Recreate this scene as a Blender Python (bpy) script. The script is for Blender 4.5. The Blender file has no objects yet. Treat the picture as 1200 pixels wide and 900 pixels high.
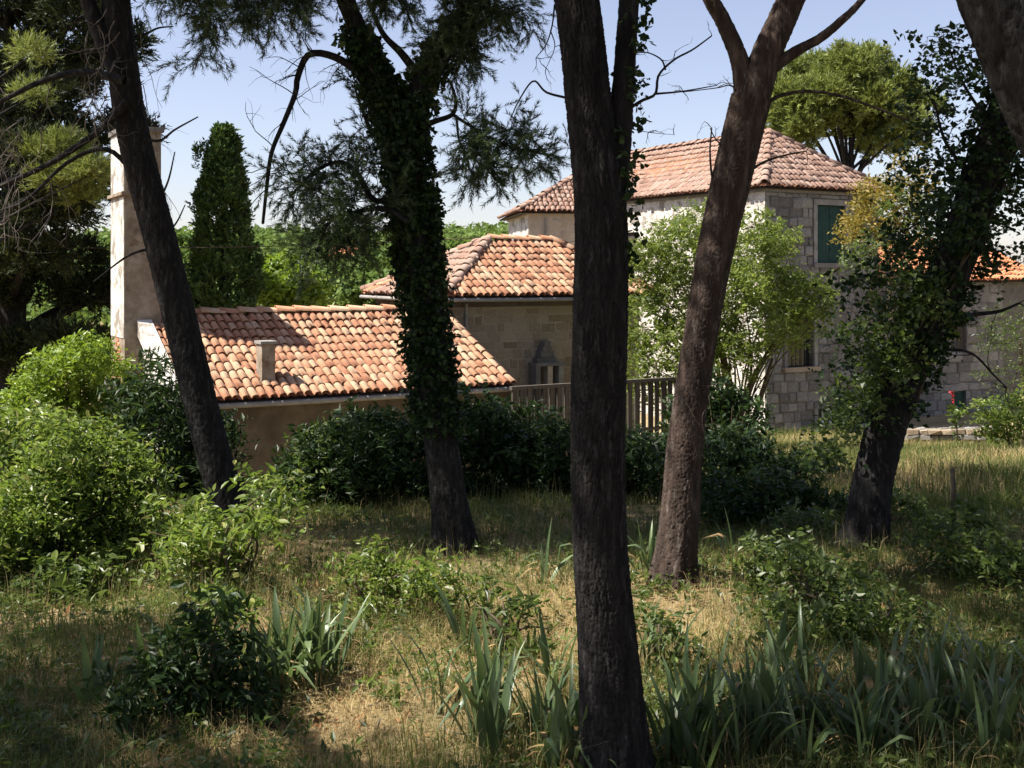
import bpy, math
import numpy as np
from mathutils import Matrix, Vector

# ------------------------------------------------------------------ camera, sky, sun, exposure
scene = bpy.context.scene
C = bpy.context.collection
CAMZ, F, HY = 2.8, 1300.0, 322.0          # eye height (m), focal length and horizon row of a 1200x900 frame
cam_d = bpy.data.cameras.new('camera'); cam = bpy.data.objects.new('camera', cam_d); C.objects.link(cam)
cam.location = (0, 0, CAMZ); cam.rotation_euler = (math.radians(90), 0, 0)
cam_d.sensor_width = 36.0; cam_d.lens = F / 1200 * 36.0
cam_d.shift_y = -(450 - HY) / 1200.0
cam_d.clip_start = 0.05; cam_d.clip_end = 6000
scene.camera = cam

SUN_EL = math.radians(56)
sa = np.array([-0.98, -0.20]); sa = sa / np.linalg.norm(sa)
SUN = Vector((sa[0] * math.cos(SUN_EL), sa[1] * math.cos(SUN_EL), math.sin(SUN_EL)))
world = bpy.data.worlds.new('World'); scene.world = world; world.use_nodes = True
wn = world.node_tree.nodes; wl = world.node_tree.links
sky = wn.new('ShaderNodeTexSky'); sky.sky_type = 'NISHITA'; sky.sun_disc = False
sky.sun_elevation = SUN_EL; sky.sun_rotation = math.atan2(SUN.x, SUN.y)
sky.air_density = 1.0; sky.dust_density = 0.6; sky.ozone_density = 1.8; sky.altitude = 0
hz_ = wn.new('ShaderNodeHueSaturation'); hz_.inputs['Saturation'].default_value = 0.74      # hazy summer sky: paler overall
tn_ = wn.new('ShaderNodeMix'); tn_.data_type = 'RGBA'; tn_.blend_type = 'MULTIPLY'; tn_.inputs[0].default_value = 1.0; tn_.inputs[7].default_value = (1.05, 0.985, 1.06, 1)
wl.new(sky.outputs[0], hz_.inputs['Color']); wl.new(hz_.outputs[0], tn_.inputs[6])
wl.new(tn_.outputs[2], wn['Background'].inputs[0]); wn['Background'].inputs[1].default_value = 0.066
sun_d = bpy.data.lights.new('sun', 'SUN'); sun_d.energy = 5.0; sun_d.angle = math.radians(0.53); sun_d.color = (1.0, 0.94, 0.84)
sun_o = bpy.data.objects.new('sun', sun_d); C.objects.link(sun_o)
sun_o.rotation_euler = (-SUN).to_track_quat('-Z', 'Y').to_euler(); sun_o.location = (-20, -4, 30)
scene.view_settings.view_transform = 'Standard'; scene.view_settings.look = 'None'
scene.view_settings.exposure = 1.3; scene.view_settings.gamma = 1.0
scene.view_settings.use_curve_mapping = False
scene.render.engine = 'CYCLES'
scene.cycles.max_bounces = 5; scene.cycles.diffuse_bounces = 3; scene.cycles.glossy_bounces = 2; scene.cycles.transmission_bounces = 3; scene.cycles.transparent_max_bounces = 4

RNG = np.random.default_rng(7)
Z = np.array([0., 0., 1.])

# ------------------------------------------------------------------ helpers
def P(px, py, Y):
    return np.array([(px - 600) / F * Y, Y, CAMZ - (py - HY) / F * Y])

def nrm(v):
    v = np.asarray(v, float); return v / (np.linalg.norm(v, axis=-1, keepdims=True) + 1e-9)

def sstep(a, b, x):
    t = np.clip((x - a) / (b - a), 0, 1); return t * t * (3 - 2 * t)

class Geo:
    def __init__(s): s.V = []; s.F = {}; s.n = 0
    def add(s, V, *Fs):
        V = np.asarray(V, float).reshape(-1, 3)
        for Fa in Fs:
            Fa = np.asarray(Fa, int)
            if Fa.size: s.F.setdefault(Fa.shape[1], []).append(Fa + s.n)
        s.V.append(V); s.n += len(V); return s
    def addg(s, g):
        if g.n: s.add(np.concatenate(g.V), *[np.concatenate(f) for f in g.F.values()])
        return s
    def mesh(s, name, mat, smooth=False):
        me = bpy.data.meshes.new(name)
        V = np.concatenate(s.V); Fl = [np.concatenate(f) for f in s.F.values()]
        me.vertices.add(len(V)); me.vertices.foreach_set('co', V.ravel())
        loops = np.concatenate([f.ravel() for f in Fl]); tot = np.concatenate([np.full(len(f), f.shape[1]) for f in Fl])
        st = np.concatenate([[0], np.cumsum(tot)[:-1]])
        me.loops.add(len(loops)); me.loops.foreach_set('vertex_index', loops.astype(np.int32))
        me.polygons.add(len(tot)); me.polygons.foreach_set('loop_start', st.astype(np.int32))
        try: me.polygons.foreach_set('loop_total', tot.astype(np.int32))
        except Exception: pass
        me.update(calc_edges=True)
        me.polygons.foreach_set('use_smooth', np.full(len(tot), bool(smooth)))
        me.materials.append(mat); return me

def thing(name, label, cat, loc, group=None):
    o = bpy.data.objects.new(name, None); o.empty_display_size = 0.2; C.objects.link(o)
    o.location = [float(x) for x in loc]; o['label'] = label; o['category'] = cat
    if group: o['group'] = group
    return o

def put(name, me, parent=None, M=None, kind=None, label=None):
    o = bpy.data.objects.new(name, me); C.objects.link(o)
    if parent is not None:
        o.parent = parent
        if parent.type == 'EMPTY': o.matrix_parent_inverse = Matrix.Translation(-parent.location)
    if M is not None: o.matrix_basis = M
    if kind: o['kind'] = kind
    if label: o['label'] = label
    return o

def part(name, g, mat, parent=None, smooth=False, kind=None, label=None):
    return put(name, g.mesh(name, mat, smooth), parent, None, kind, label)

def frame_m(o, x, y, z, sx=1, sy=1, sz=1):
    m = Matrix.Identity(4)
    for i in range(3):
        m[i][0] = x[i] * sx; m[i][1] = y[i] * sy; m[i][2] = z[i] * sz; m[i][3] = o[i]
    return m

BOXF = np.array([[0,1,3,2],[4,6,7,5],[0,4,5,1],[2,3,7,6],[0,2,6,4],[1,5,7,3]])
def box(g, o, x, y, z):
    """box from corner o with edge vectors x, y, z"""
    o, x, y, z = [np.asarray(v, float) for v in (o, x, y, z)]
    V = [o + i * x + j * y + k * z for i in (0, 1) for j in (0, 1) for k in (0, 1)]
    return g.add(V, BOXF)

def resample(pts, n):
    pts = np.asarray(pts, float); m = len(pts)
    if m == 2: 
        t = np.linspace(0, 1, n)[:, None]; return pts[0] * (1 - t) + pts[1] * t, t[:, 0]
    e = np.vstack([2 * pts[0] - pts[1], pts, 2 * pts[-1] - pts[-2]])
    d = np.linalg.norm(np.diff(pts[:, :3], axis=0), axis=1); s = np.concatenate([[0], np.cumsum(d)]); s /= s[-1]
    u = np.linspace(0, 1, n); k = np.clip(np.searchsorted(s, u, 'right') - 1, 0, m - 2)
    t = ((u - s[k]) / (s[k + 1] - s[k] + 1e-9))[:, None]
    p0, p1, p2, p3 = e[k], e[k + 1], e[k + 2], e[k + 3]
    return 0.5 * (2*p1 + (p2-p0)*t + (2*p0-5*p1+4*p2-p3)*t*t + (3*p1-p0-3*p2+p3)*t**3), u

def worley(u, v, nu, seed):
    r = np.random.default_rng(seed); iv = np.floor(v).astype(int); iu = np.floor(u).astype(int)
    mv = iv.max() - iv.min() + 5; J = r.random((nu, mv, 2)); off = iv.min() - 2
    f1 = np.full(u.shape, 9.); f2 = np.full(u.shape, 9.)
    for a in (-1, 0, 1):
        for b in (-1, 0, 1):
            cu = iu + a; cv = iv + b; j = J[cu % nu, cv - off]
            dd = np.hypot(cu + j[..., 0] - u, cv + j[..., 1] - v)
            f2 = np.where(dd < f1, f1, np.minimum(f2, dd)); f1 = np.minimum(f1, dd)
    return f1, f2

def tube(pts, radii, sides=6, n=None, bark=0.0, cell=0.05, seed=0, cap=True, lump=0.0, elong=4.6):
    """tapered tube along a smooth path; bark > 0 adds real plates and fissures"""
    pts = np.asarray(pts, float); rr = np.asarray(radii, float)
    if n is None: n = max(3, len(pts) * 3)
    q, _ = resample(np.hstack([pts, rr[:, None]]), n)
    c, r = q[:, :3], np.maximum(q[:, 3], 0.0008)
    t = nrm(np.gradient(c, axis=0))
    ref = np.array([0, 1., 0]) if abs(t[0][1]) < 0.8 else np.array([1., 0, 0])
    nx = np.zeros_like(c); v = ref
    for i in range(n):
        v = v - t[i] * np.dot(v, t[i]); v = v / np.linalg.norm(v); nx[i] = v
    ny = np.cross(t, nx)
    th = np.arange(sides) / sides * 2 * np.pi
    R = np.repeat(r[:, None], sides, 1)
    if bark > 0:
        arc = np.concatenate([[0], np.cumsum(np.linalg.norm(np.diff(c, axis=0), axis=1))])
        nu = max(6, int(2 * np.pi * r.mean() / cell))
        uu = np.tile(th / (2 * np.pi) * nu, (n, 1)); vv = np.tile((arc / (cell * elong))[:, None], (1, sides))
        uu = uu + 0.35 * np.sin(vv * 2.3 + 1.7 * np.sin(vv * .9 + seed)); 
        f1, f2 = worley(np.mod(uu, nu), vv, nu, seed)
        g1, g2 = worley(np.mod(uu * 2, nu * 2), vv * 2.6, nu * 2, seed + 1)
        R = R + bark * (np.clip((f2 - f1) * 4.5, 0, 1) ** .7 - .8) + bark * .55 * (np.clip((g2 - g1) * 4., 0, 1) - .7) + bark * .16 * np.random.default_rng(seed + 2).normal(size=R.shape)
        R = R + lump * r[:, None] * (np.sin(th * 2 + arc[:, None] * 1.1 + seed) + .6 * np.sin(th * 3 - arc[:, None] * .8 + 2 * seed)
                          + .6 * np.sin(arc[:, None] * 2.7 + seed))
    if bark > 0.0069 and lump > 0:
        R = R + r[:, None] * np.exp(-arc[:, None] / .22) * (.22 + .30 * np.sin(th * 5 + seed) ** 2)
    V = c[:, None] + R[..., None] * (np.cos(th)[None, :, None] * nx[:, None] + np.sin(th)[None, :, None] * ny[:, None])
    i = np.arange(n - 1)[:, None] * sides; j = np.arange(sides)[None]; k = (j + 1) % sides
    Q = np.stack([i + j, i + k, i + sides + k, i + sides + j], -1).reshape(-1, 4)
    g = Geo()
    if cap:
        V2 = np.vstack([V.reshape(-1, 3), c[-1] + t[-1] * r[-1] * .6]); L = (n - 1) * sides
        T = np.stack([L + np.arange(sides), L + (np.arange(sides) + 1) % sides, np.full(sides, n * sides)], -1)
        g.add(V2, Q, T)
    else: g.add(V.reshape(-1, 3), Q)
    return g

def rdir(n, rng): return nrm(rng.normal(size=(n, 3)))

def leaf_geo(S, D, L, k, size, rng, asp=.45, droop=.25, up=.55, spread=.75, var=.3, start=.08, hexa=False, hang=0.0, g=None):
    """leaves along shoots: S start, D direction, L length, k leaves per shoot"""
    n = len(S); L = np.asarray(L, float).reshape(-1, 1, 1)
    t = np.linspace(start, 1, k)[None, :, None] + rng.uniform(-.5, .5, (n, k, 1)) / k
    Pp = S[:, None] + D[:, None] * L * t - Z * droop * L * t * t
    T = nrm(D[:, None] - Z * 2 * droop * t)
    R = rdir(n * k, rng).reshape(n, k, 3)
    side = R - (R * T).sum(-1, keepdims=True) * T; side[..., 2] *= .6; side = nrm(side)
    ld = nrm(T * (1 - spread) + side * spread - Z * hang)
    N = up * Z + (1 - up) * rdir(n * k, rng).reshape(n, k, 3); N = nrm(N - (N * ld).sum(-1, keepdims=True) * ld)
    B = np.cross(ld, N); sz = size * np.clip(1 + var * rng.normal(size=(n, k, 1)) + .22 * rng.normal(size=(n, 1, 1)), .35, 2.0)
    g = g or Geo()
    if hexa:
        base = Pp; tip = Pp + ld * sz - N * sz * .12
        V = []
        for s in (1, -1):
            a = Pp + ld * sz * .3 + s * B * sz * asp * .5 + N * sz * .10
            b = Pp + ld * sz * .68 + s * B * sz * asp * .4 + N * sz * .05
            V.append((a, b))
        A = np.stack([base, V[0][0], V[0][1], tip, V[1][1], V[1][0]], -2).reshape(-1, 3)
        i = np.arange(n * k)[:, None] * 6
        g.add(A, np.concatenate([i + [0, 1, 2, 3], i + [0, 3, 4, 5]]))
    else:
        m = Pp + ld * sz * .42
        A = np.stack([Pp, m + B * sz * asp * .5 + N * sz * .09, Pp + ld * sz, m - B * sz * asp * .5 + N * sz * .09], -2).reshape(-1, 3)
        i = np.arange(n * k)[:, None] * 4
        g.add(A, np.concatenate([i + [0, 1, 2], i + [0, 2, 3]]))
    return g

def needle_geo(S, D, L, k, ln, w, rng, g=None, ang=.75, droop=.1):
    n = len(S); L = np.asarray(L, float).reshape(-1, 1, 1)
    t = rng.uniform(.05, 1, (n, k, 1))
    Pp = S[:, None] + D[:, None] * L * t - Z * droop * L * t * t
    R = rdir(n * k, rng).reshape(n, k, 3); T = D[:, None]
    side = nrm(R - (R * T).sum(-1, keepdims=True) * T)
    a = ang * rng.uniform(.5, 1.2, (n, k, 1))
    d = nrm(T * np.cos(a) + side * np.sin(a)); b = nrm(np.cross(d, rdir(n * k, rng).reshape(n, k, 3)))
    l = ln * rng.uniform(.6, 1.2, (n, k, 1))
    A = np.stack([Pp - b * w / 2, Pp + b * w / 2, Pp + d * l], -2).reshape(-1, 3)
    i = np.arange(n * k)[:, None] * 3
    return (g or Geo()).add(A, i + [0, 1, 2])

def shell(center, rad, n, rng, inner=.45, low=-.6):
    """points spread through an ellipsoid, denser toward its surface, with outward directions"""
    d = rdir(int(n * 1.6) + 8, rng); d = d[d[:, 2] > low][:n]
    r = rng.uniform(inner ** 2, 1, (len(d), 1)) ** .5
    return np.asarray(center) + d * r * np.asarray(rad), d

def wander(p, d, length, rng, steps=5, bend=.35, grav=-.1):
    pts = [np.asarray(p, float)]; d = nrm(d)
    for i in range(steps):
        d = nrm(d + rng.normal(size=3) * bend + Z * grav); pts.append(pts[-1] + d * length / steps)
    return np.array(pts)

# ------------------------------------------------------------------ materials
def mat(name):
    m = bpy.data.materials.new(name); m.use_nodes = True
    return m, m.node_tree.nodes, m.node_tree.links, m.node_tree.nodes['Principled BSDF']

def ramp(nd, stops):
    r = nd.new('ShaderNodeValToRGB'); e = r.color_ramp.elements
    while len(e) < len(stops): e.new(.5)
    for i, (p, c) in enumerate(stops): e[i].position = p; e[i].color = (*c, 1)
    return r

def island_rand(nd, lk):
    ge = nd.new('ShaderNodeNewGeometry'); oi = nd.new('ShaderNodeObjectInfo')
    a = nd.new('ShaderNodeMath'); a.operation = 'ADD'; lk.new(ge.outputs['Random Per Island'], a.inputs[0]); lk.new(oi.outputs['Random'], a.inputs[1])
    f = nd.new('ShaderNodeMath'); f.operation = 'FRACT'; lk.new(a.outputs[0], f.inputs[0]); return f.outputs[0]

def leaf_mat(name, stops, trans=.35, rough=.45, tcol=(.30, .42, .05), spec=.4):
    m, nd, lk, b = mat(name)
    r = ramp(nd, stops); lk.new(island_rand(nd, lk), r.inputs[0])
    tc = nd.new('ShaderNodeTexCoord'); nz = nd.new('ShaderNodeTexNoise'); nz.inputs['Scale'].default_value = 1.7; nz.inputs['Detail'].default_value = 3
    lk.new(tc.outputs['Object'], nz.inputs['Vector'])
    hs = nd.new('ShaderNodeHueSaturation'); mr = nd.new('ShaderNodeMapRange'); lk.new(nz.outputs[0], mr.inputs[0])
    mr.inputs[1].default_value = .3; mr.inputs[2].default_value = .7; mr.inputs[3].default_value = .7; mr.inputs[4].default_value = 1.3
    lk.new(mr.outputs[0], hs.inputs['Value']); lk.new(r.outputs[0], hs.inputs['Color'])
    lk.new(hs.outputs[0], b.inputs['Base Color']); b.inputs['Roughness'].default_value = rough
    b.inputs['Specular IOR Level'].default_value = spec
    t = nd.new('ShaderNodeBsdfTranslucent'); mx = nd.new('ShaderNodeMixShader'); mx.inputs[0].default_value = trans
    mc = nd.new('ShaderNodeMix'); mc.data_type = 'RGBA'; mc.blend_type = 'MULTIPLY'; mc.inputs[0].default_value = 0
    tm = nd.new('ShaderNodeMix'); tm.data_type = 'RGBA'; tm.inputs[0].default_value = .5
    lk.new(hs.outputs[0], tm.inputs[6]); tm.inputs[7].default_value = (*tcol, 1)
    lk.new(tm.outputs[2], t.inputs[0])
    lk.new(b.outputs[0], mx.inputs[1]); lk.new(t.outputs[0], mx.inputs[2])
    lk.new(mx.outputs[0], nd['Material Output'].inputs[0]); return m

def rough_mat(name, stops, scale=4., rough=.9, bump=.3, bscale=30., stretch=(1, 1, 1), detail=6, rand=0.0, dist=.03, extra=None):
    m, nd, lk, b = mat(name)
    tc = nd.new('ShaderNodeTexCoord'); mp = nd.new('ShaderNodeMapping'); mp.inputs['Scale'].default_value = stretch
    lk.new(tc.outputs['Object'], mp.inputs[0])
    nz = nd.new('ShaderNodeTexNoise'); nz.inputs['Scale'].default_value = scale; nz.inputs['Detail'].default_value = detail; nz.inputs['Roughness'].default_value = .62
    lk.new(mp.outputs[0], nz.inputs['Vector']); r = ramp(nd, stops)
    fac = nz.outputs[0]
    if rand:
        ma = nd.new('ShaderNodeMath'); ma.operation = 'MULTIPLY_ADD'; ma.inputs[1].default_value = rand
        sb = nd.new('ShaderNodeMath'); sb.operation = 'SUBTRACT'; sb.inputs[1].default_value = .5
        lk.new(island_rand(nd, lk), sb.inputs[0]); lk.new(sb.outputs[0], ma.inputs[0]); lk.new(nz.outputs[0], ma.inputs[2]); fac = ma.outputs[0]
    lk.new(fac, r.inputs[0]); col = r.outputs[0]
    if extra:
        n2 = nd.new('ShaderNodeTexNoise'); n2.inputs['Scale'].default_value = extra[0]; n2.inputs['Detail'].default_value = 8; n2.inputs['Roughness'].default_value = .7
        lk.new(mp.outputs[0], n2.inputs['Vector'])
        r2 = ramp(nd, [(extra[1], (0, 0, 0)), (extra[2], (1, 1, 1))]); lk.new(n2.outputs[0], r2.inputs[0])
        mx = nd.new('ShaderNodeMix'); mx.data_type = 'RGBA'; lk.new(r2.outputs[0], mx.inputs[0]); lk.new(col, mx.inputs[6]); mx.inputs[7].default_value = (*extra[3], 1); col = mx.outputs[2]
    lk.new(col, b.inputs['Base Color']); b.inputs['Roughness'].default_value = rough; b.inputs['Specular IOR Level'].default_value = .2
    if bump:
        n3 = nd.new('ShaderNodeTexNoise'); n3.inputs['Scale'].default_value = bscale; n3.inputs['Detail'].default_value = 8; n3.inputs['Roughness'].default_value = .7
        lk.new(mp.outputs[0], n3.inputs['Vector'])
        bp = nd.new('ShaderNodeBump'); bp.inputs['Strength'].default_value = bump; bp.inputs['Distance'].default_value = dist
        lk.new(n3.outputs[0], bp.inputs['Height']); lk.new(bp.outputs[0], b.inputs['Normal'])
    return m

M = {}
M['tile'] = rough_mat('roof_tile_clay', [(.0, (.22, .10, .06)), (.25, (.34, .155, .09)), (.42, (.43, .22, .13)), (.58, (.46, .28, .18)), (.8, (.50, .365, .25)), (1., (.33, .22, .155))], 2.0, .85, .4, 40, rand=.46, extra=(9, .55, .72, (.27, .20, .15)))
M['tile_old'] = rough_mat('weathered_roof_tile_clay', [(.0, (.18, .11, .085)), (.3, (.27, .165, .125)), (.5, (.32, .205, .16)), (.7, (.37, .265, .215)), (1., (.26, .175, .14))], 2.2, .9, .4, 30, rand=.5, extra=(7, .54, .74, (.25, .19, .155)))
M['tile_new'] = rough_mat('orange_roof_tile_clay', [(.1, (.58, .20, .09)), (.5, (.66, .27, .13)), (.9, (.60, .32, .20))], 4, .85, .2, 30, rand=.6)
M['channel'] = rough_mat('channel_tile_clay', [(.2, (.20, .085, .05)), (.5, (.33, .15, .09)), (.8, (.42, .24, .16))], 3, .9, .3, 30)
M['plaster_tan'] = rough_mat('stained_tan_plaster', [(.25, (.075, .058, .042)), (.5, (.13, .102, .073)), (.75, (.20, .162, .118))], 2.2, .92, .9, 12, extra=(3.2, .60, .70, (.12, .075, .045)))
M['plaster_pale'] = rough_mat('pale_plaster', [(.3, (.36, .29, .22)), (.5, (.46, .38, .30)), (.8, (.56, .48, .40))], 2.5, .92, .4, 16, extra=(2.6, .55, .68, (.30, .26, .22)))
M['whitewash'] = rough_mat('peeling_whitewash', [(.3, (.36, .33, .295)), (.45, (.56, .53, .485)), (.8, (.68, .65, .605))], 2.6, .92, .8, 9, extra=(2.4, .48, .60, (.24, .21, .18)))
M['chimney_plaster'] = rough_mat('limewashed_chimney_plaster', [(.3, (.14, .108, .08)), (.5, (.26, .21, .16)), (.8, (.46, .40, .33))], 3.2, .9, .9, 14, extra=(3.4, .56, .68, (.16, .10, .065)))  # weathered chimney plaster, same colour range on every face
M['mortar'] = rough_mat('grey_mortar', [(.3, (.11, .10, .088)), (.7, (.18, .168, .148))], 5, .95, .5, 20)
M['stone'] = rough_mat('grey_limestone', [(.1, (.10, .095, .09)), (.4, (.18, .168, .156)), (.65, (.25, .238, .22)), (.9, (.33, .315, .29))], 3, .9, .7, 14, rand=.5, extra=(5, .56, .72, (.13, .125, .115)))
M['stone_tan'] = rough_mat('tan_rubble_stone', [(.15, (.18, .135, .09)), (.4, (.27, .21, .145)), (.65, (.33, .27, .195)), (.9, (.38, .32, .24))], 3, .9, .5, 14, rand=.5)
M['brick'] = rough_mat('red_brick', [(.2, (.26, .10, .055)), (.5, (.42, .18, .10)), (.8, (.50, .27, .17))], 4, .9, .4, 30, rand=.6)
M['green_paint'] = rough_mat('dark_green_paint', [(.3, (.010, .040, .032)), (.7, (.018, .060, .048))], 3, .6, .15, 40)
M['dark_wood'] = rough_mat('dark_wood', [(.3, (.05, .038, .03)), (.7, (.10, .08, .06))], 3, .8, .3, 20, stretch=(6, 6, .6))
M['grey_wood'] = rough_mat('weathered_grey_wood', [(.3, (.045, .038, .032)), (.7, (.10, .088, .075))], 3, .9, .4, 20, stretch=(6, 6, .6), rand=.4)
M['metal'] = rough_mat('grey_zinc', [(.3, (.20, .19, .18)), (.7, (.32, .31, .29))], 6, .5, .1, 30)
M['white_frame'] = rough_mat('white_frame_paint', [(.3, (.62, .62, .6)), (.7, (.75, .75, .73))], 6, .6, .1, 30)
M['dark_room'] = rough_mat('dark_interior', [(.3, (.012, .011, .010)), (.7, (.02, .018, .016))], 2, .95, 0)
gm, gnd, glk, gb = mat('window_glass'); gb.inputs['Base Color'].default_value = (.02, .025, .025, 1); gb.inputs['Roughness'].default_value = .08; M['glass'] = gm
M['bark'] = rough_mat('grey_brown_pine_bark', [(.25, (.007, .0065, .0062)), (.5, (.016, .0145, .014)), (.75, (.033, .030, .0285))], 14, .92, 1.0, 70, stretch=(1, 1, .22), dist=.02, extra=(26, .53, .67, (.062, .057, .055)))
M['bark_red'] = rough_mat('red_brown_pine_bark', [(.25, (.022, .015, .012)), (.5, (.052, .036, .029)), (.75, (.115, .082, .067))], 14, .92, 1.0, 70, stretch=(1, 1, .22), dist=.02, extra=(20, .55, .70, (.17, .145, .125)))
M['twig'] = rough_mat('dead_grey_twig', [(.3, (.09, .075, .065)), (.7, (.21, .18, .155))], 8, .95, .3, 50)
M['stem'] = rough_mat('shrub_stem', [(.3, (.05, .038, .025)), (.7, (.11, .085, .055))], 8, .95, .3, 50)
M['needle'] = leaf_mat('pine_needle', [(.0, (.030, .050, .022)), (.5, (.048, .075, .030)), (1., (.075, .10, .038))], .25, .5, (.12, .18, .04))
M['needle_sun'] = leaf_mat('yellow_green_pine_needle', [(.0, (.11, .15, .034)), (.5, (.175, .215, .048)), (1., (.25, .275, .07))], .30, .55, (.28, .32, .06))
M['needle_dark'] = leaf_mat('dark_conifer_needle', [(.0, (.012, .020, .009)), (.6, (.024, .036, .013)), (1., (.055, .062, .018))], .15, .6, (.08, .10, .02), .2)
M['cypress'] = leaf_mat('cypress_scale', [(.0, (.030, .060, .018)), (.6, (.062, .112, .028)), (1., (.11, .165, .040))], .15, .6, (.12, .2, .04), .2)
M['leaf_bright'] = leaf_mat('bright_green_leaf', [(.0, (.040, .072, .014)), (.45, (.095, .142, .025)), (.85, (.18, .222, .048)), (1., (.26, .25, .07))], .40, .40, (.30, .44, .05))
M['leaf_hedge'] = leaf_mat('lime_hedge_leaf', [(.0, (.085, .15, .016)), (.5, (.13, .21, .020)), (1., (.20, .27, .030))], .40, .45, (.34, .45, .04))
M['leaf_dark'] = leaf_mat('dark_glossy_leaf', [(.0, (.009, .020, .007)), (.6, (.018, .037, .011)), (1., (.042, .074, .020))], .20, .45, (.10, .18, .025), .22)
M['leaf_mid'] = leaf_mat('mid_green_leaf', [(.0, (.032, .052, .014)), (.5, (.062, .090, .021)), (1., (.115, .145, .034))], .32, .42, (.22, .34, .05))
M['leaf_tree'] = leaf_mat('yellow_green_tree_leaf', [(.0, (.055, .090, .016)), (.5, (.105, .145, .026)), (1., (.20, .235, .050))], .45, .45, (.38, .48, .08))
M['leaf_gold'] = leaf_mat('golden_leaf', [(.0, (.11, .10, .020)), (.5, (.21, .17, .032)), (.85, (.30, .20, .035)), (1., (.10, .12, .025))], .38, .5, (.40, .32, .05))
M['ivy'] = leaf_mat('ivy_leaf', [(.0, (.008, .017, .006)), (.6, (.015, .031, .010)), (1., (.036, .066, .017))], .15, .5, (.08, .16, .025), .2)
M['iris'] = leaf_mat('iris_leaf', [(.0, (.048, .078, .034)), (.5, (.078, .12, .052)), (1., (.14, .185, .085))], .28, .38, (.20, .30, .07))
im = M['iris'].node_tree; inn = im.nodes; ilk = im.links
itc = inn.new('ShaderNodeTexCoord'); isep = inn.new('ShaderNodeSeparateXYZ'); ilk.new(itc.outputs['Generated'], isep.inputs[0]); ioi = inn.new('ShaderNodeObjectInfo')
ima = inn.new('ShaderNodeMath'); ima.operation = 'MULTIPLY_ADD'; ima.inputs[1].default_value = .45; ilk.new(ioi.outputs['Random'], ima.inputs[0]); ilk.new(isep.outputs[2], ima.inputs[2])
irp = ramp(inn, [(.0, (.7, .7, .7)), (.10, (0, 0, 0)), (.96, (0, 0, 0)), (1., (1, 1, 1))])
idv = inn.new('ShaderNodeMath'); idv.operation = 'DIVIDE'; idv.inputs[1].default_value = 1.36; ilk.new(ima.outputs[0], idv.inputs[0]); ilk.new(idv.outputs[0], irp.inputs[0])
ihs = [q for q in inn if q.type == 'HUE_SAT'][0]; ipb = inn['Principled BSDF']; imx = inn.new('ShaderNodeMix'); imx.data_type = 'RGBA'; imx.inputs[7].default_value = (.30, .20, .09, 1)
ilk.new(irp.outputs[0], imx.inputs[0]); ilk.new(ihs.outputs[0], imx.inputs[6]); ilk.new(imx.outputs[2], ipb.inputs['Base Color'])
M['iris_dry'] = leaf_mat('dry_iris_leaf', [(.0, (.32, .22, .10)), (1., (.42, .28, .13))], .3, .7, (.45, .3, .12))
M['straw'] = leaf_mat('dry_straw_grass', [(.0, (.33, .245, .11)), (.4, (.46, .355, .175)), (.8, (.56, .455, .245)), (1., (.27, .26, .09))], .4, .7, (.55, .42, .20), .2)
M['grass'] = leaf_mat('green_grass', [(.0, (.050, .078, .020)), (.5, (.088, .120, .030)), (1., (.165, .180, .056))], .35, .55, (.30, .36, .08), .2)
M['far_leaf'] = leaf_mat('hillside_leaf', [(.0, (.055, .105, .024)), (.5, (.10, .165, .036)), (1., (.155, .215, .055))], .3, .6, (.26, .36, .07), .2)
M['red_petal'] = leaf_mat('red_petal', [(.0, (.42, .03, .05)), (1., (.6, .05, .08))], .3, .6, (.6, .05, .08))
M['litter'] = leaf_mat('dry_brown_leaf', [(.0, (.16, .075, .03)), (.6, (.28, .14, .06)), (1., (.38, .22, .11))], .2, .8, (.4, .2, .08), .2)

# ground: soil, pine litter and dry thatch
gm, nd, lk, b = mat('dry_ground')
tc = nd.new('ShaderNodeTexCoord'); n1 = nd.new('ShaderNodeTexNoise'); n1.inputs['Scale'].default_value = .8; n1.inputs['Detail'].default_value = 10; n1.inputs['Roughness'].default_value = .65
n2 = nd.new('ShaderNodeTexNoise'); n2.inputs['Scale'].default_value = 26; n2.inputs['Detail'].default_value = 8; n2.inputs['Roughness'].default_value = .75
for q in (n1, n2): lk.new(tc.outputs['Object'], q.inputs['Vector'])
r1 = ramp(nd, [(.30, (.15, .14, .055)), (.45, (.28, .215, .115)), (.60, (.40, .31, .17)), (.8, (.22, .14, .08))]); lk.new(n1.outputs[0], r1.inputs[0])
r2 = ramp(nd, [(.3, (.35, .35, .35)), (.7, (1.4, 1.35, 1.25))]); lk.new(n2.outputs[0], r2.inputs[0])
mm = nd.new('ShaderNodeMix'); mm.data_type = 'RGBA'; mm.blend_type = 'MULTIPLY'; mm.inputs[0].default_value = 1
lk.new(r1.outputs[0], mm.inputs[6]); lk.new(r2.outputs[0], mm.inputs[7]); lk.new(mm.outputs[2], b.inputs['Base Color']); b.inputs['Roughness'].default_value = .95
bp = nd.new('ShaderNodeBump'); bp.inputs['Strength'].default_value = .8; bp.inputs['Distance'].default_value = .05; lk.new(n2.outputs[0], bp.inputs['Height']); lk.new(bp.outputs[0], b.inputs['Normal'])
M['ground'] = gm

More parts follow.
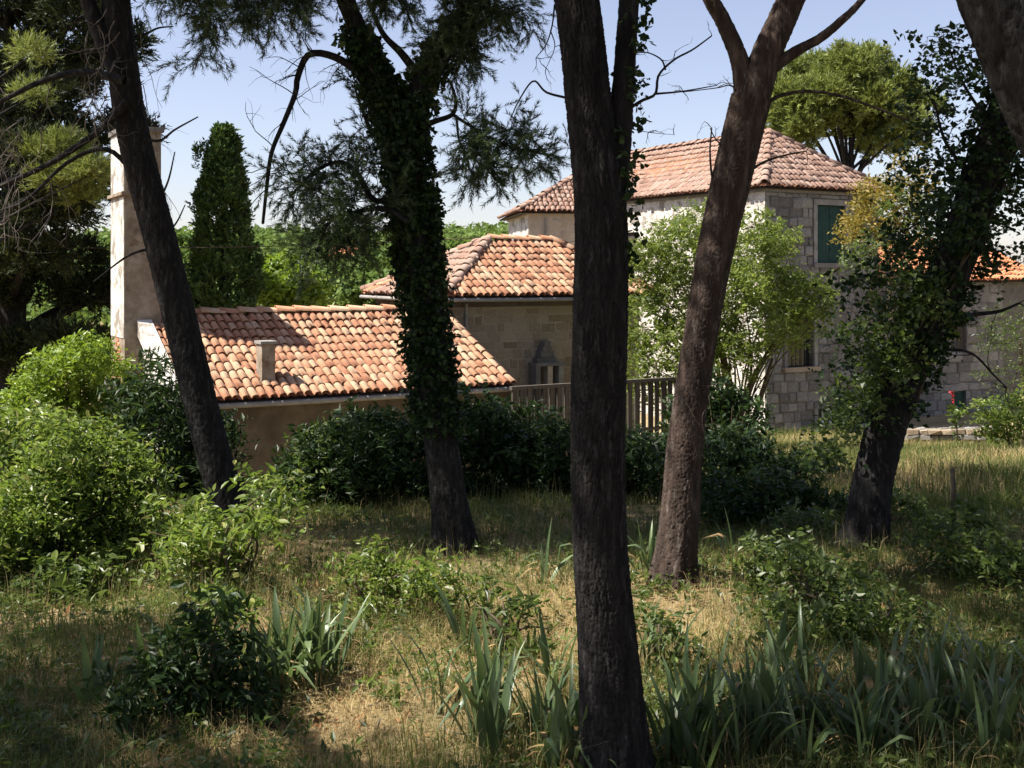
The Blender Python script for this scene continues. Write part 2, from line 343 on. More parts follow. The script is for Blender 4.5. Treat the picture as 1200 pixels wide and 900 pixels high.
# ------------------------------------------------------------------ ground
def G(x, y):
    x = np.asarray(x, float); y = np.asarray(y, float)
    end = 20 + 11 * sstep(2, 6, x)
    z = -1.7 * sstep(13.0, end, y) + .035 * np.sin(x * 1.7 + .6 * y) + .03 * np.sin(y * 2.1 - x * .8) + .02 * np.sin(x * 4.1 + y * 3.3)
    hill = sstep(46, 140, y) * (7.6 + .9 * np.sin(x * .045 + 1) + .5 * np.sin(x * .12)) * (1 - .35 * sstep(10, 60, x))
    return z + hill * (1 - .55 * sstep(170, 700, y))
ys = np.concatenate([np.arange(-8, 34, .3), 34 * 1.05 ** np.arange(1, 100)]); us = np.linspace(-1, 1, 161)
yy, uu = np.meshgrid(ys, us, indexing='ij'); xx = uu * (16 + np.maximum(yy, 0) * 1.3) 
V = np.stack([xx, yy, G(xx, yy)], -1).reshape(-1, 3); nx_, ny_ = len(us), len(ys)
i = np.arange(ny_ - 1)[:, None] * nx_ + np.arange(nx_ - 1)[None]
Q = np.stack([i, i + 1, i + 1 + nx_, i + nx_], -1).reshape(-1, 4)
go = part('ground', Geo().add(V, Q), M['ground'], smooth=True, kind='structure')

# ------------------------------------------------------------------ buildings
TH = math.radians(30)
d = np.array([math.cos(TH), math.sin(TH), 0]); w = np.array([-math.sin(TH), math.cos(TH), 0]); fn = -w   # along the fronts, away from the viewer, front normal

def tile_mesh(name, m, ln=.43, r0=.098, r1=.080, segs=6, th=.014, seed=0):
    r = np.random.default_rng(seed); V = []
    for (y, rad, dz) in ((0, r0, .034), (ln, r1, 0)):
        for q in (rad, rad - th):
            for k in range(segs + 1):
                a = math.pi * k / segs
                V.append([q * math.cos(a), y + (r.normal() * .006 if y == 0 else 0), q * math.sin(a) * .82 + dz])
    n = segs + 1; f = []
    for k in range(segs):
        f += [[k, k + 1, 2*n + k + 1, 2*n + k], [n + k + 1, n + k, 3*n + k, 3*n + k + 1], [k + 1, k, n + k, n + k + 1]]
    return Geo().add(V, f).mesh(name, m, True), (np.array(V), np.array(f))
TILES = {}
for key in ('tile', 'tile_old', 'tile_new'):
    TILES[key] = [tile_mesh('roof_tile_' + key + str(s), M[key], seed=s) for s in range(5)]
RIDGE = {k: tile_mesh('ridge_tile_' + k, M[k], ln=.46, r0=.125, r1=.105, segs=8, th=.018, seed=9)[0] for k in TILES}

def roof_slope(roof, E0, a, W, h, R, H, ul, ur, key, budget, order=None, colw=.178, row=.315, seed=1, flip=False, sag=0.0):
    """clay tiles on one slope: eave from E0 along a (length W), rising over horizontal run R along h by H; top edge from ul to ur"""
    rng = np.random.default_rng(seed); E0 = np.asarray(E0, float)
    b = h * R + Z * H; L = np.linalg.norm(b); b = b / L; n = np.cross(a, b)
    if n[2] < 0: n = -n
    ch = Geo(); rest = Geo(); spots = []
    nc = int(W / colw); cw = W / nc
    def pt(u, v, z): 
        return E0 + a * u + b * v + n * (z - sag * math.sin(math.pi * min(max(v / L, 0), 1)) * math.sin(math.pi * min(max(u / W, 0), 1)))
    def vmax(u):
        v = L
        if ul > 0 and u < ul: v = min(v, L * u / ul)
        if ur < W and u > ur: v = min(v, L * (W - u) / (W - ur))
        return v
    for c in range(nc + 1):                       # channel tiles between the covers
        u0 = c * cw; top = max(0.02, min(vmax(min(max(u0, .01), W - .01)) + .06, L))
        us_ = [u0 - cw/2, u0 - cw/4, u0, u0 + cw/4, u0 + cw/2]; zs_ = [.035, .010, 0, .010, .035]
        Vv = [pt(min(max(q, 0), W), v, z_) for v in (-.03, top) for q, z_ in zip(us_, zs_)]
        ch.add(Vv, [[k, k + 1, k + 6, k + 5] for k in range(4)])
    nr = int(L / row + .5); rw = L / nr
    for j in range(nr):
        for c in range(nc):
            u = (c + .5) * cw; v = j * rw - .06
            if v + .18 > vmax(u) : continue
            spots.append((u, v))
    if order: spots.sort(key=lambda s: order(pt(s[0], s[1], 0)))
    out = 0
    for q, (u, v) in enumerate(spots):
        jr = rng.normal(size=6); aa = nrm(a + b * jr[0] * .035 + n * jr[5] * .02); bb = nrm(b + n * (jr[1] * .012) - a * jr[0] * .035); bb = nrm(bb - aa * np.dot(aa, bb)); nn = np.cross(aa, bb)
        if nn[2] < 0: aa = -aa; nn = -nn
        o = pt(u + jr[2] * .008, v + jr[3] * .014, .022 + abs(jr[4]) * .004); kind = rng.integers(5)
        s = 1.02 * cw / .215
        if q < budget:
            put('roof_tile', TILES[key][kind][0], roof, frame_m(o, aa, bb, nn, s, 1, s)); out += 1
        else:
            Vt, Ft = TILES[key][kind][1]; rest.add(o + Vt[:, :1] * aa * s + Vt[:, 1:2] * bb + Vt[:, 2:] * nn * s, Ft)
    return ch, rest, out

def ridge_line(roof, A, B, key, lift=.05):
    A = np.asarray(A, float); B = np.asarray(B, float); L = np.linalg.norm(B - A); y = (B - A) / L; x = nrm(np.cross(y, Z)); z = np.cross(x, y)
    n = max(1, int(L / .37)); rng = np.random.default_rng(int(L * 1000))
    for k in range(n):
        o = A + y * (k * L / n) + Z * lift + rng.normal(size=3) * .008
        put('ridge_tile', RIDGE[key], roof, frame_m(o, x, y, z, 1, L / n / .37, 1))

def plane_poly(g, pts):
    g.add(np.array(pts), np.array([list(range(len(pts)))]))

def wall(g, O, a, W, z0, z1, n, holes=(), reveal=.28):
    """wall face with openings; holes = (s0, s1, za, zb), reveals go inward"""
    O = np.array([O[0], O[1], 0.]); s = sorted({0, W, *[q for h in holes for q in h[:2]]}); zz = sorted({z0, z1, *[q for h in holes for q in h[2:]]})
    for i in range(len(s) - 1):
        for j in range(len(zz) - 1):
            cs, cz = (s[i] + s[i+1]) / 2, (zz[j] + zz[j+1]) / 2
            if any(h[0] < cs < h[1] and h[2] < cz < h[3] for h in holes): continue
            plane_poly(g, [O + a*s[i] + Z*zz[j], O + a*s[i+1] + Z*zz[j], O + a*s[i+1] + Z*zz[j+1], O + a*s[i] + Z*zz[j+1]])
    for (s0, s1, za, zb) in holes:
        c = [O + a*s0 + Z*za, O + a*s1 + Z*za, O + a*s1 + Z*zb, O + a*s0 + Z*zb]; k = [q - n * reveal for q in c]
        for i in range(4): plane_poly(g, [c[i], c[(i+1) % 4], k[(i+1) % 4], k[i]])

def stone_mesh(name, m, seed):
    r = np.random.default_rng(seed); V = []
    for (e, zz) in ((.5, -.3), (.5, .45), (.40, 1.0)):
        for sx, sy in ((-1, -1), (1, -1), (1, 1), (-1, 1)):
            V.append([sx * e + r.normal() * .045, sy * e + r.normal() * .06, zz + (r.normal() * .2 if zz > .9 else 0)])
    f = [[8, 9, 10, 11]]
    for L in (0, 4):
        for k in range(4): f.append([L + k, L + (k + 1) % 4, L + 4 + (k + 1) % 4, L + 4 + k])
    return Geo().add(V, f).mesh(name, m)
STONES = {k: [stone_mesh('stone_' + k + str(s), M[k], s) for s in range(7)] for k in ('stone', 'stone_tan', 'brick')}

def wall_stones(parent, O, a, n, s0, s1, z0, z1, key, holes=(), hh=(.20, .34), ll=(.28, .62), proud=.03, gap=.018, seed=3, name='stone', limit=300):
    rng = np.random.default_rng(seed); O = np.array([O[0], O[1], 0.]); z = z0; cnt = 0
    while z < z1 - .06:
        h = min(rng.uniform(*hh), z1 - z)
        if h < .07: break
        s = s0 - rng.uniform(0, ll[0] * .5)
        while s < s1 - .05:
            l = rng.uniform(*ll); e = min(s + l, s1); st = max(s, s0); s += l
            segs = [(st, e)]
            for (ha, hb, za, zb) in holes:
                if z + h * .6 > za and z + h * .4 < zb:
                    new = []
                    for (p, q) in segs:
                        if q <= ha or p >= hb: new.append((p, q)); continue
                        if p < ha: new.append((p, ha))
                        if q > hb: new.append((hb, q))
                    segs = new
            for (p, q) in segs:
                if q - p < .07 or cnt >= limit: continue
                c = O + a * (p + q) / 2 + Z * (z + h / 2)
                ja = rng.normal() * .025; hv = min(1.18, max(.74, 1 + rng.normal() * .11)); a2 = nrm(a + Z * ja); z2 = nrm(Z - a * ja)
                put(name, STONES[key][rng.integers(7)], parent, frame_m(c + Z * rng.normal() * .012, a2, z2, n, q - p - gap * rng.uniform(.4, 1.8), (h - gap) * hv, proud * rng.uniform(.4, 1.7))); cnt += 1
        z += h
    return cnt

def gutter(parent, A, B, r=.05):
    g = tube([A, (np.asarray(A) + B) / 2 - Z * .012, B], [r] * 3, 8, 12); return part('gutter', g, M['metal'], parent, True)

near_ = lambda p: p[1]
# --- low house with the lit tile roof and the tall chimney
LE = np.array([-5.62, 18.5, .67])           # left eave corner
LW, LR, LH = 6.55, 3.0, 1.32
lh = thing('low_house', 'low plastered house with sunlit clay tile roof, behind the leaning pine on the left', 'house', (LE[0], LE[1], -1.7))
inset = .16
wO = LE + w * inset; g = Geo()
wall(g, wO, d, LW, -2.0, LE[2] + .05, fn)
part('front_wall', g, M['plaster_tan'], lh)
g = Geo(); Rg = LE + w * LR + Z * LH
for s_ in (0, LW):
    A = LE + d * s_
    pts = [A + w * inset, A + w * (2 * LR - inset), A + w * (2 * LR - inset), A + w * LR, A + w * inset]
    zz = [-2.0, -2.0, LE[2], Rg[2] - .05, LE[2]]
    plane_poly(g, [np.array([p[0], p[1], q]) for p, q in zip(pts, zz)])
wall(g, LE + w * (2 * LR - inset), d, LW, -2., LE[2], w)
part('gable_wall', g, M['whitewash'], lh)
g = Geo()                                                           # raised parapet along the left verge
A = LE - d * .10 - w * .02 - Z * .12; box(g, A, d * .26, w * LR + Z * LH, Z * .28)
part('parapet', g, M['whitewash'], lh)
roof = Geo(); plane_poly(roof, [LE + w*.02 - Z*.05, LE + d*LW + w*.02 - Z*.05, Rg + d*LW - Z*.05, Rg - Z*.05])
plane_poly(roof, [Rg - Z*.05, Rg + d*LW - Z*.05, Rg + d*LW + w*LR - Z*(LH+.05), Rg + w*LR - Z*(LH+.05)])
lroof = part('roof', roof, M['dark_wood'], lh)
ch, rest, k = roof_slope(lroof, LE + d*.14 - w*.02, d, LW - .14, w, LR, LH, 0, LW - .14, 'tile', 300, near_, row=.335, seed=2, sag=.05, colw=.160)
part('channel_tiles', ch, M['channel'], lroof, True, kind='stuff')
if rest.n: part('tiles_at_ridge', rest, M['tile'], lroof, True, kind='stuff')
ch, rest, k = roof_slope(lroof, LE + d*.14 + w*2*LR, d, LW - .14, -w, LR, LH, 0, LW - .14, 'tile', 0, row=.335, seed=4, colw=.160)
rest.addg(ch); part('rear_slope_tiles', rest, M['tile'], lroof, True, kind='stuff')
ridge_line(lroof, Rg, Rg + d * LW, 'tile')
gutter(lh, LE - Z * .10 - w * .05, LE + d * LW - Z * .10 - w * .05)
g = Geo(); box(g, LE + w*.01 - Z*.12, d * LW, w * .15, Z * .07); part('eave_board', g, M['dark_wood'], lh)

# small chimney on the low roof
sc = LE + d * 1.60 + w * .38; scz = LE[2] + .10
small = thing('small_chimney', 'short square chimney standing low on the sunlit tile roof', 'chimney', (sc[0], sc[1], scz))
g = Geo(); box(g, [sc[0], sc[1], scz], d * .24, w * .34, Z * .80); part('stack', g, M['chimney_plaster'], small)
g = Geo(); box(g, [*(sc - d*.03 - w*.03)[:2], scz + .80], d * .30, w * .40, Z * .05); part('cap', g, M['stone'], small)
g = Geo(); box(g, [*(sc - d*.05 - w*.06)[:2], scz - .05], d * .36, w * .48, Z * .10); part('flashing', g, M['mortar'], small)

# tall chimney at the left gable
tcO = np.array([*(P(146, 300, 20.55)[:2]), 0.]); ts, tw = .66, 1.30
tall = thing('tall_chimney', 'tall square plastered chimney stack at the left end of the low house', 'chimney', (tcO[0], tcO[1], -1.7))
g = Geo(); box(g, tcO + Z * .80, d * ts, w * tw, Z * 4.68); part('stack', g, M['chimney_plaster'], tall)
g = Geo(); box(g, tcO - d*.05 - w*.05 + Z * 5.48, d * (ts + .1), w * (tw + .1), Z * .09); part('cap', g, M['stone'], tall)
g = Geo(); box(g, tcO - d*.015 + w*.012 + Z * 1.62, d * .015, w * (tw - .03), Z * 2.62); box(g, tcO - d*.015 + w*.012 + Z * 4.36, d * .015, w * (tw - .03), Z * 1.10); part('painted_sunlit_face', g, M['whitewash'], tall, label='left face painted whiter to look sunlit')  # sunlit brightness of the left face painted on as a whiter slab
g = Geo(); box(g, tcO - d*.07 - w*.07 + Z * 4.28, d * (ts + .14), w * (tw + .14), Z * .06); part('string_course', g, M['chimney_plaster'], tall)
g = Geo(); box(g, tcO - d*.08 - w*.1 + Z * .72, d * (ts + .16), w * (tw + .2), Z * .10); part('brick_ledge', g, M['brick'], tall)
g = Geo(); box(g, tcO + d*.0 - w*.02 - Z * 2.0, d * (ts + .02), w * (tw + .04), Z * 2.72); part('base', g, M['whitewash'], tall)
rng = np.random.default_rng(12)
for k in range(11):                                                  # bricks bared on the lit side, low down
    for q in range(2):
        c = tcO + w * (.42 + q * .24 + (k % 2) * .10) + Z * (.88 + k * .085)
        if k > 7 and q == 0: continue
        put('brick', STONES['brick'][rng.integers(7)], tall, frame_m(c, -w, Z, -d, .21, .07, .02))
for k in range(4):
    for q in range(4 - k):
        c = tcO + d * (ts - .10 - q * .17 - k * .02) + Z * (.87 + k * .085)
        put('brick', STONES['brick'][rng.integers(7)], tall, frame_m(c, d, Z, fn, .16, .07, .02))

# --- middle house with hipped roof
ME = np.array([-1.44, 24.0, 2.34]); MW, MD, MH = 5.7, 4.67, 1.28; mr = 2.335
mh = thing('middle_house', 'stone house with hipped clay tile roof, between the ivy trunk and the big trunk', 'house', (ME[0], ME[1], -1.7))
iw = .30; mO = ME + d * iw + w * iw; mO[2] = 0
g = Geo(); wall(g, mO, d, MW - 2*iw, -2., ME[2], fn); front = part('front_wall', g, M['stone_tan'], mh)
g = Geo(); wall(g, mO, w, MD - 2*iw, -2., ME[2], -d); wall(g, mO + d*(MW-2*iw), w, MD - 2*iw, -2., ME[2], d); wall(g, mO + w*(MD-2*iw), d, MW - 2*iw, -2., ME[2], w)
part('side_wall', g, M['plaster_tan'], mh)
wall_stones(front, mO, d, fn, 0, 4.3, .05, 2.06, 'stone_tan', hh=(.13, .25), ll=(.15, .44), proud=.006, gap=.03, seed=8, limit=240)
g = Geo(); box(g, mO - d*.05 - w*.05 + Z*2.08, d*(MW - 2*iw + .1), w*(MD - 2*iw + .1), Z*.16); part('cornice', g, M['plaster_tan'], mh)
r1 = 1.5                                                              # run of the right hip
R1 = ME + d*mr + w*mr + Z*MH; R2 = ME + d*(MW - r1) + w*mr + Z*MH
c00, c10, c11, c01 = ME, ME + d*MW, ME + d*MW + w*MD, ME + w*MD
g = Geo(); dn = Z * .05
for poly in ([c00, c10, R2, R1], [c10, c11, R2], [c11, c01, R1, R2], [c01, c00, R1]): plane_poly(g, [p - dn for p in poly])
plane_poly(g, [p - Z*.07 for p in (c00, c01, c11, c10)])
mroof = part('roof', g, M['dark_wood'], mh)
near = lambda p: p[1]
ch, rest, k1 = roof_slope(mroof, c00, d, MW, w, mr, MH, mr, MW - r1, 'tile', 220, near, row=.325, seed=5, sag=.03)
ch2, rest2, k2 = roof_slope(mroof, c00, w, MD, d, mr, MH, mr, mr, 'tile_old', 300 - k1 - 30, near, row=.325, seed=6)
ch3, rest3, k3 = roof_slope(mroof, c10, w, MD, -d, r1, MH, mr, mr, 'tile', 0, near, row=.325, seed=7)
ch.addg(ch2); ch.addg(ch3); part('channel_tiles', ch, M['channel'], mroof, True, kind='stuff')
rest.addg(rest2); rest.addg(rest3)
if rest.n: part('far_tiles', rest, M['tile'], mroof, True, kind='stuff')
ridge_line(mroof, R1, R2, 'tile'); ridge_line(mroof, c00, R1, 'tile_old'); ridge_line(mroof, c01, R1, 'tile_old'); ridge_line(mroof, c10, R2, 'tile')
gutter(mh, c00 - Z*.09 - w*.05, c10 - Z*.09 - w*.05, .045); gutter(mh, c00 - Z*.09 - d*.05, c01 - Z*.09 - d*.05, .045)
g = tube([ME + d*.5 - Z*.15, mO + d*.34 + fn*.06 + Z*1.95, mO + d*.28 + fn*.06 + Z*.6, mO + d*.28 + fn*.06 - Z*1.0], [.035]*4, 8, 16); part('downpipe', g, M['metal'], mh, True)

# stone wash stand against the middle house
ws = mO + d * 1.95 + fn * .36
wash = thing('stone_hearth', 'small stone hearth with slab and stepped hood against the middle house wall', 'hearth', (ws[0], ws[1], -1.5))
g = Geo(); box(g, [ws[0], ws[1], .72], d*.80, w*.36, Z*.07); part('slab', g, M['stone'], wash)
for q in (0.02, .34, .64):
    g = Geo(); box(g, [*(ws + d*q + w*.03)[:2], -1.7], d*.13, w*.28, Z*2.42); part('pillar', g, M['plaster_pale'] if q > .2 and q < .5 else M['stone'], wash)
for k, (a0, a1, z0) in enumerate(((.12, .62, .79), (.20, .56, .92), (.26, .50, 1.04), (.31, .46, 1.15))):
    g = Geo(); box(g, [*(ws + d*a0 + w*.12)[:2], z0], d*(a1-a0), w*.22, Z*(.12 + .015 * (k % 2))); part('hood_stone', g, M['mortar'], wash)

# railing to the right of the low house
rO = np.array([*P(600, 456, 21.3)[:2], 0.]); rail = thing('picket_railing', 'grey picket railing behind the dark bushes, right of the low house', 'railing', (rO[0], rO[1], -1.5))
RL = 4.2
g = Geo(); box(g, rO + Z * .58, d * RL, w * .10, Z * .07); part('top_rail', g, M['grey_wood'], rail)
g = Geo(); box(g, rO - Z * .42, d * RL, w * .08, Z * .06); part('bottom_rail', g, M['grey_wood'], rail)
pk = Geo(); box(pk, [0, 0, 0], [.095, 0, 0], [0, .05, 0], [0, 0, 1.14]); pkm = pk.mesh('picket', M['grey_wood'])
for k in range(int(RL / .172)):
    o = rO + d * (k * .172 + .03) + w * .025 - Z * .56
    put('picket', pkm, rail, frame_m(o, d, w, Z, 1 + .15 * math.sin(k * 3.1), 1, 1))
g = Geo(); box(g, rO + w * .01 - Z * 2.0, d * RL, w * .3, Z * 1.44); part('kerb_wall', g, M['mortar'], rail)

# --- main house
AO = np.array([7.07, 31.0, 0.]); AZ = 5.28; AW, AD = 4.5, 12.5; ov = .20
main = thing('main_house', 'two storey grey stone house with hipped clay roof and green shutter', 'house', (AO[0], AO[1], -1.9))
fh = [(1.98, 3.10, 3.14, 4.82), (.84, 1.86, .17, 1.85), (2.0, 3.15, -2.1, -1.05)]
g = Geo(); wall(g, AO, d, AW, -2.4, AZ, fn, fh); fw = part('front_wall', g, M['mortar'], main)
frames = [(h[0] - .17, h[1] + .17, h[2] - .16, h[3] + .17) for h in fh]
wall_stones(fw, AO, d, fn, 0, AW, -1.9, AZ - .16, 'stone', frames, hh=(.20, .32), ll=(.24, .52), proud=.035, seed=21, gap=.022)
g = Geo(); wall(g, AO, w, AD, -2.4, AZ, -d, [(2.2, 3.1, 2.9, 4.2), (6.0, 6.9, 2.9, 4.2)]); part('left_wall', g, M['whitewash'], main)
g = Geo(); wall(g, AO + d*AW, w, AD, -2.4, AZ, d); wall(g, AO + w*AD, d, AW, -2.4, AZ, w); part('rear_wall', g, M['mortar'], main)
for wi, (s0, s1, z0, z1) in enumerate(fh):
    sur = Geo(); o = AO + fn * .045
    box(sur, o + d*(s0-.15) + Z*z1 - fn*.15, d*(s1-s0+.30), fn*.15, Z*.16)
    fr = part('window_surround', sur, M['stone'], main)
    for q in (s0 - .14, s1 + .002):
        j = Geo(); box(j, o + d*q + Z*(z0 + .002) - fn*.15, d*.138, fn*.148, Z*(z1-z0-.004)); part('jamb', j, M['stone'], fr)
    j = Geo(); box(j, o + d*(s0-.18) + Z*(z0-.13) - fn*.15, d*(s1-s0+.36), fn*.22, Z*.13); part('sill', j, M['stone_tan'] if wi == 1 else M['stone'], fr)
    back = Geo(); plane_poly(back, [AO - fn*.27 + d*s0 + Z*z0, AO - fn*.27 + d*s1 + Z*z0, AO - fn*.27 + d*s1 + Z*z1, AO - fn*.27 + d*s0 + Z*z1])
    if wi == 0:
        for q in (0, 1):
            hw = (s1 - s0) / 2; sh = Geo(); b0 = AO - fn*.10 + d*(s0 + q*hw + .008) + Z*(z0 + .01)
            for p in range(4): box(sh, b0 + d*(p*(hw-.016)/4 + .003), d*((hw-.016)/4 - .006), fn*.04, Z*(z1-z0-.02))
            so = part('shutter', sh, M['green_paint'], main)
            for zz in (.22, .78):
                hb = Geo(); box(hb, b0 + fn*.041 + Z*(z1-z0)*zz - d*(.06 if q == 0 else -.04), d*(hw - .0), fn*.02, Z*.07); part('batten', hb, M['green_paint'], so)
    else:
        part('window_opening', back, M['dark_room'], main)
        gl = Geo(); plane_poly(gl, [AO - fn*.16 + d*s0 + Z*z0, AO - fn*.16 + d*s1 + Z*z0, AO - fn*.16 + d*s1 + Z*z1, AO - fn*.16 + d*s0 + Z*z1]); pane = part('pane', gl, M['glass'], main)
        if wi == 1:
            for q in range(6):
                part('window_bar', tube([AO - fn*.05 + d*(s0 + .09 + q*.165) + Z*z0, AO - fn*.05 + d*(s0 + .09 + q*.165) + Z*z1], [.012]*2, 5, 3), M['dark_wood'], main)
        else:
            for (a0, a1, b0, b1) in ((.30, .37, 0, 1.0), (.62, .68, 0, 1.0), (.37, .62, .42, .49), (.37, .62, 0, .06)):
                bb = Geo(); box(bb, AO - fn*.15 + d*(s0 + a0) + Z*(z0 + b0), d*(a1-a0), fn*.05, Z*(b1-b0)); part('window_frame', bb, M['white_frame'], main)
for s0 in (2.2, 6.0):                                                # shuttered windows on the lit wall
    sh = Geo(); box(sh, AO + w*s0 + d*.08 + Z*2.9, w*.9, d*.05, Z*1.3); part('shutter', sh, M['grey_wood'], main)
AE = AO - d*ov - w*ov + Z*AZ; Wt, Dt, AH, ar = AW + 2*ov, AD + ov, 1.86, (AW + 2*ov) / 2
A1 = AE + d*ar + w*ar + Z*AH; A2 = AE + d*ar + w*(Dt - ar) + Z*AH
a00, a10, a11, a01 = AE, AE + d*Wt, AE + d*Wt + w*Dt, AE + w*Dt
g = Geo()
for poly in ([a00, a10, A1], [a10, a11, A2, A1], [a11, a01, A2], [a01, a00, A1, A2]): plane_poly(g, [p - dn for p in poly])
plane_poly(g, [p - Z*.07 for p in (a00, a01, a11, a10)])
aroof = part('roof', g, M['dark_wood'], main)
ch, rest, k1 = roof_slope(aroof, a00, d, Wt, w, ar, AH, ar, ar, 'tile_old', 150, near, seed=31)
ch2, rest2, k2 = roof_slope(aroof, a00, w, Dt, d, ar, AH, ar, Dt - ar, 'tile_old', 300 - k1 - 45, near, seed=32, sag=.08)
ch.addg(ch2); part('channel_tiles', ch, M['channel'], aroof, True, kind='stuff')
part('far_tiles', rest2.addg(rest), M['tile_old'], aroof, True, kind='stuff')
ridge_line(aroof, a00, A1, 'tile_old'); ridge_line(aroof, a10, A1, 'tile_old'); ridge_line(aroof, A1, A2, 'tile_old')
g = Geo(); box(g, AO - d*.06 - w*.06 + Z*(AZ - .15), d*(AW + .12), w*(AD + .06), Z*.12); part('cornice', g, M['stone'], main)
# pale side wing of the main house
tb = math.radians(8); db = np.array([math.cos(tb), math.sin(tb), 0]); wb = np.array([-math.sin(tb), math.cos(tb), 0])
BO = np.array([.56, 38.2, 0.]); BZ = 4.98
g = Geo(); wall(g, BO, db, 4.2, -2.4, BZ, -wb); bw = part('wing_wall', g, M['plaster_pale'], main)
g = Geo(); wall(g, BO, wb, 5.0, -2.4, BZ, -db); part('wing_side_wall', g, M['whitewash'], main)
part('downpipe', tube([BO + db*.62 - wb*.06 + Z*4.75, BO + db*.62 - wb*.06 + Z*3.9], [.04]*2, 6, 3), M['metal'], main, True)
BE = BO - db*.35 - wb*.3 + Z*BZ
g = Geo(); b00, b10, b01 = BE, BE + db*5.6, BE + wb*5.6; Bt = BE + db*2.8 + wb*2.8 + Z*1.6; Bt2 = BE + db*5.6 + wb*2.8 + Z*1.6; b11 = b10 + wb*5.6
for poly in ([b00, b10, Bt2, Bt], [b01, b00, Bt], [b11, b01, Bt, Bt2]): plane_poly(g, [p - dn for p in poly])
plane_poly(g, [p - Z*.07 for p in (b00, b01, b11, b10)])
broof = part('wing_roof', g, M['dark_wood'], main)
ch, rest, _ = roof_slope(broof, b00, db, 5.6, wb, 2.8, 1.6, 2.8, 5.6, 'tile_old', 0, near, seed=41)
ch2, rest2, _ = roof_slope(broof, b00, wb, 5.6, db, 2.8, 1.6, 2.8, 2.8, 'tile_old', 0, near, seed=42)
rest.addg(rest2); part('wing_tiles', rest, M['tile_old'], broof, True, kind='stuff'); part('channel_tiles', ch.addg(ch2), M['channel'], broof, True, kind='stuff')
ridge_line(broof, b00, Bt, 'tile_old'); ridge_line(broof, Bt, Bt2, 'tile_old')
g = Geo(); box(g, BO - db*.05 - wb*.05 + Z*(BZ-.13), db*4.2, wb*5.1, Z*.11); part('wing_cornice', g, M['plaster_pale'], main)

# --- annex with the orange roof on the right
XO = AO + d*(AW + .02) + w*.6; XZ = 2.62; XW, XD = 8.5, 4.4
ax = thing('annex', 'lower stone annex with orange clay roof at the right edge', 'house', (XO[0], XO[1], -1.9))
xh = [(1.15, 2.05, -2.2, -.55), (4.0, 4.75, .3, 1.6), (4.05, 4.75, -1.9, -.9)]
g = Geo(); wall(g, XO, d, XW, -2.4, XZ, fn, xh); xw = part('front_wall', g, M['mortar'], ax)
wall_stones(xw, XO, d, fn, 0, 6.6, -1.9, XZ - .05, 'stone', xh, hh=(.22, .36), ll=(.30, .66), proud=.035, seed=51, limit=260)
for wi, (s0, s1, z0, z1) in enumerate(xh):
    sh = Geo()
    for p in range(4): box(sh, XO - fn*.14 + d*(s0 + p*(s1-s0)/4 + .004) + Z*z0, d*((s1-s0)/4 - .008), fn*.05, Z*(z1-z0))
    part('door' if wi == 0 else 'shutter', sh, M['green_paint'] if wi != 1 else M['grey_wood'], ax)
g = Geo(); wall(g, XO + d*XW, w, XD, -2.4, XZ, d); wall(g, XO + w*XD, d, XW, -2.4, XZ, w); part('rear_wall', g, M['mortar'], ax)
XE = XO - w*.28 + Z*XZ; g = Geo(); xr = (XD + .56) / 2
plane_poly(g, [XE - dn, XE + d*XW - dn, XE + d*XW + w*xr + Z*1.25 - dn, XE + w*xr + Z*1.25 - dn]); plane_poly(g, [XE + w*2*xr - dn, XE + d*XW + w*2*xr - dn, XE + d*XW + w*xr + Z*1.25 - dn, XE + w*xr + Z*1.25 - dn])
xroof = part('roof', g, M['dark_wood'], ax)
ch, rest, _ = roof_slope(xroof, XE, d, XW, w, xr, 1.25, 0, XW, 'tile_new', 200, near, seed=52)
part('channel_tiles', ch, M['channel'], xroof, True, kind='stuff'); part('far_tiles', rest, M['tile_new'], xroof, True, kind='stuff')
ridge_line(xroof, XE + w*xr + Z*1.25, XE + d*XW + w*xr + Z*1.25, 'tile_new')

# --- far house on the hillside
fo = P(383, 306, 95); fo[2] = 4.0
fh_ = thing('hillside_house', 'tiny far house with red roof on the green hillside', 'house', fo)
g = Geo(); box(g, fo, [3.6, 0, 0], [0, 5, 0], [0, 0, .35]); box(g, fo - Z*1.5, [3.6, 0, 0], [0, 5, 0], [0, 0, 1.5]); part('wall', g, M['plaster_pale'], fh_)
g = Geo(); e = fo + np.array([-.3, -.3, .35]); ee = np.array([4.2, 0, 0]); plane_poly(g, [e, e + ee, e + ee + [-.6, 2.8, .9], e + [.6, 2.8, .9]]); plane_poly(g, [e + [0, 5.6, 0], e + ee + [0, 5.6, 0], e + ee + [-.6, 2.8, .9], e + [.6, 2.8, .9]])
plane_poly(g, [e, e + [0, 5.6, 0], e + [.6, 2.8, .9]]); plane_poly(g, [e + ee, e + ee + [0, 5.6, 0], e + ee + [-.6, 2.8, .9]])
part('roof', g, M['tile_new'], fh_)

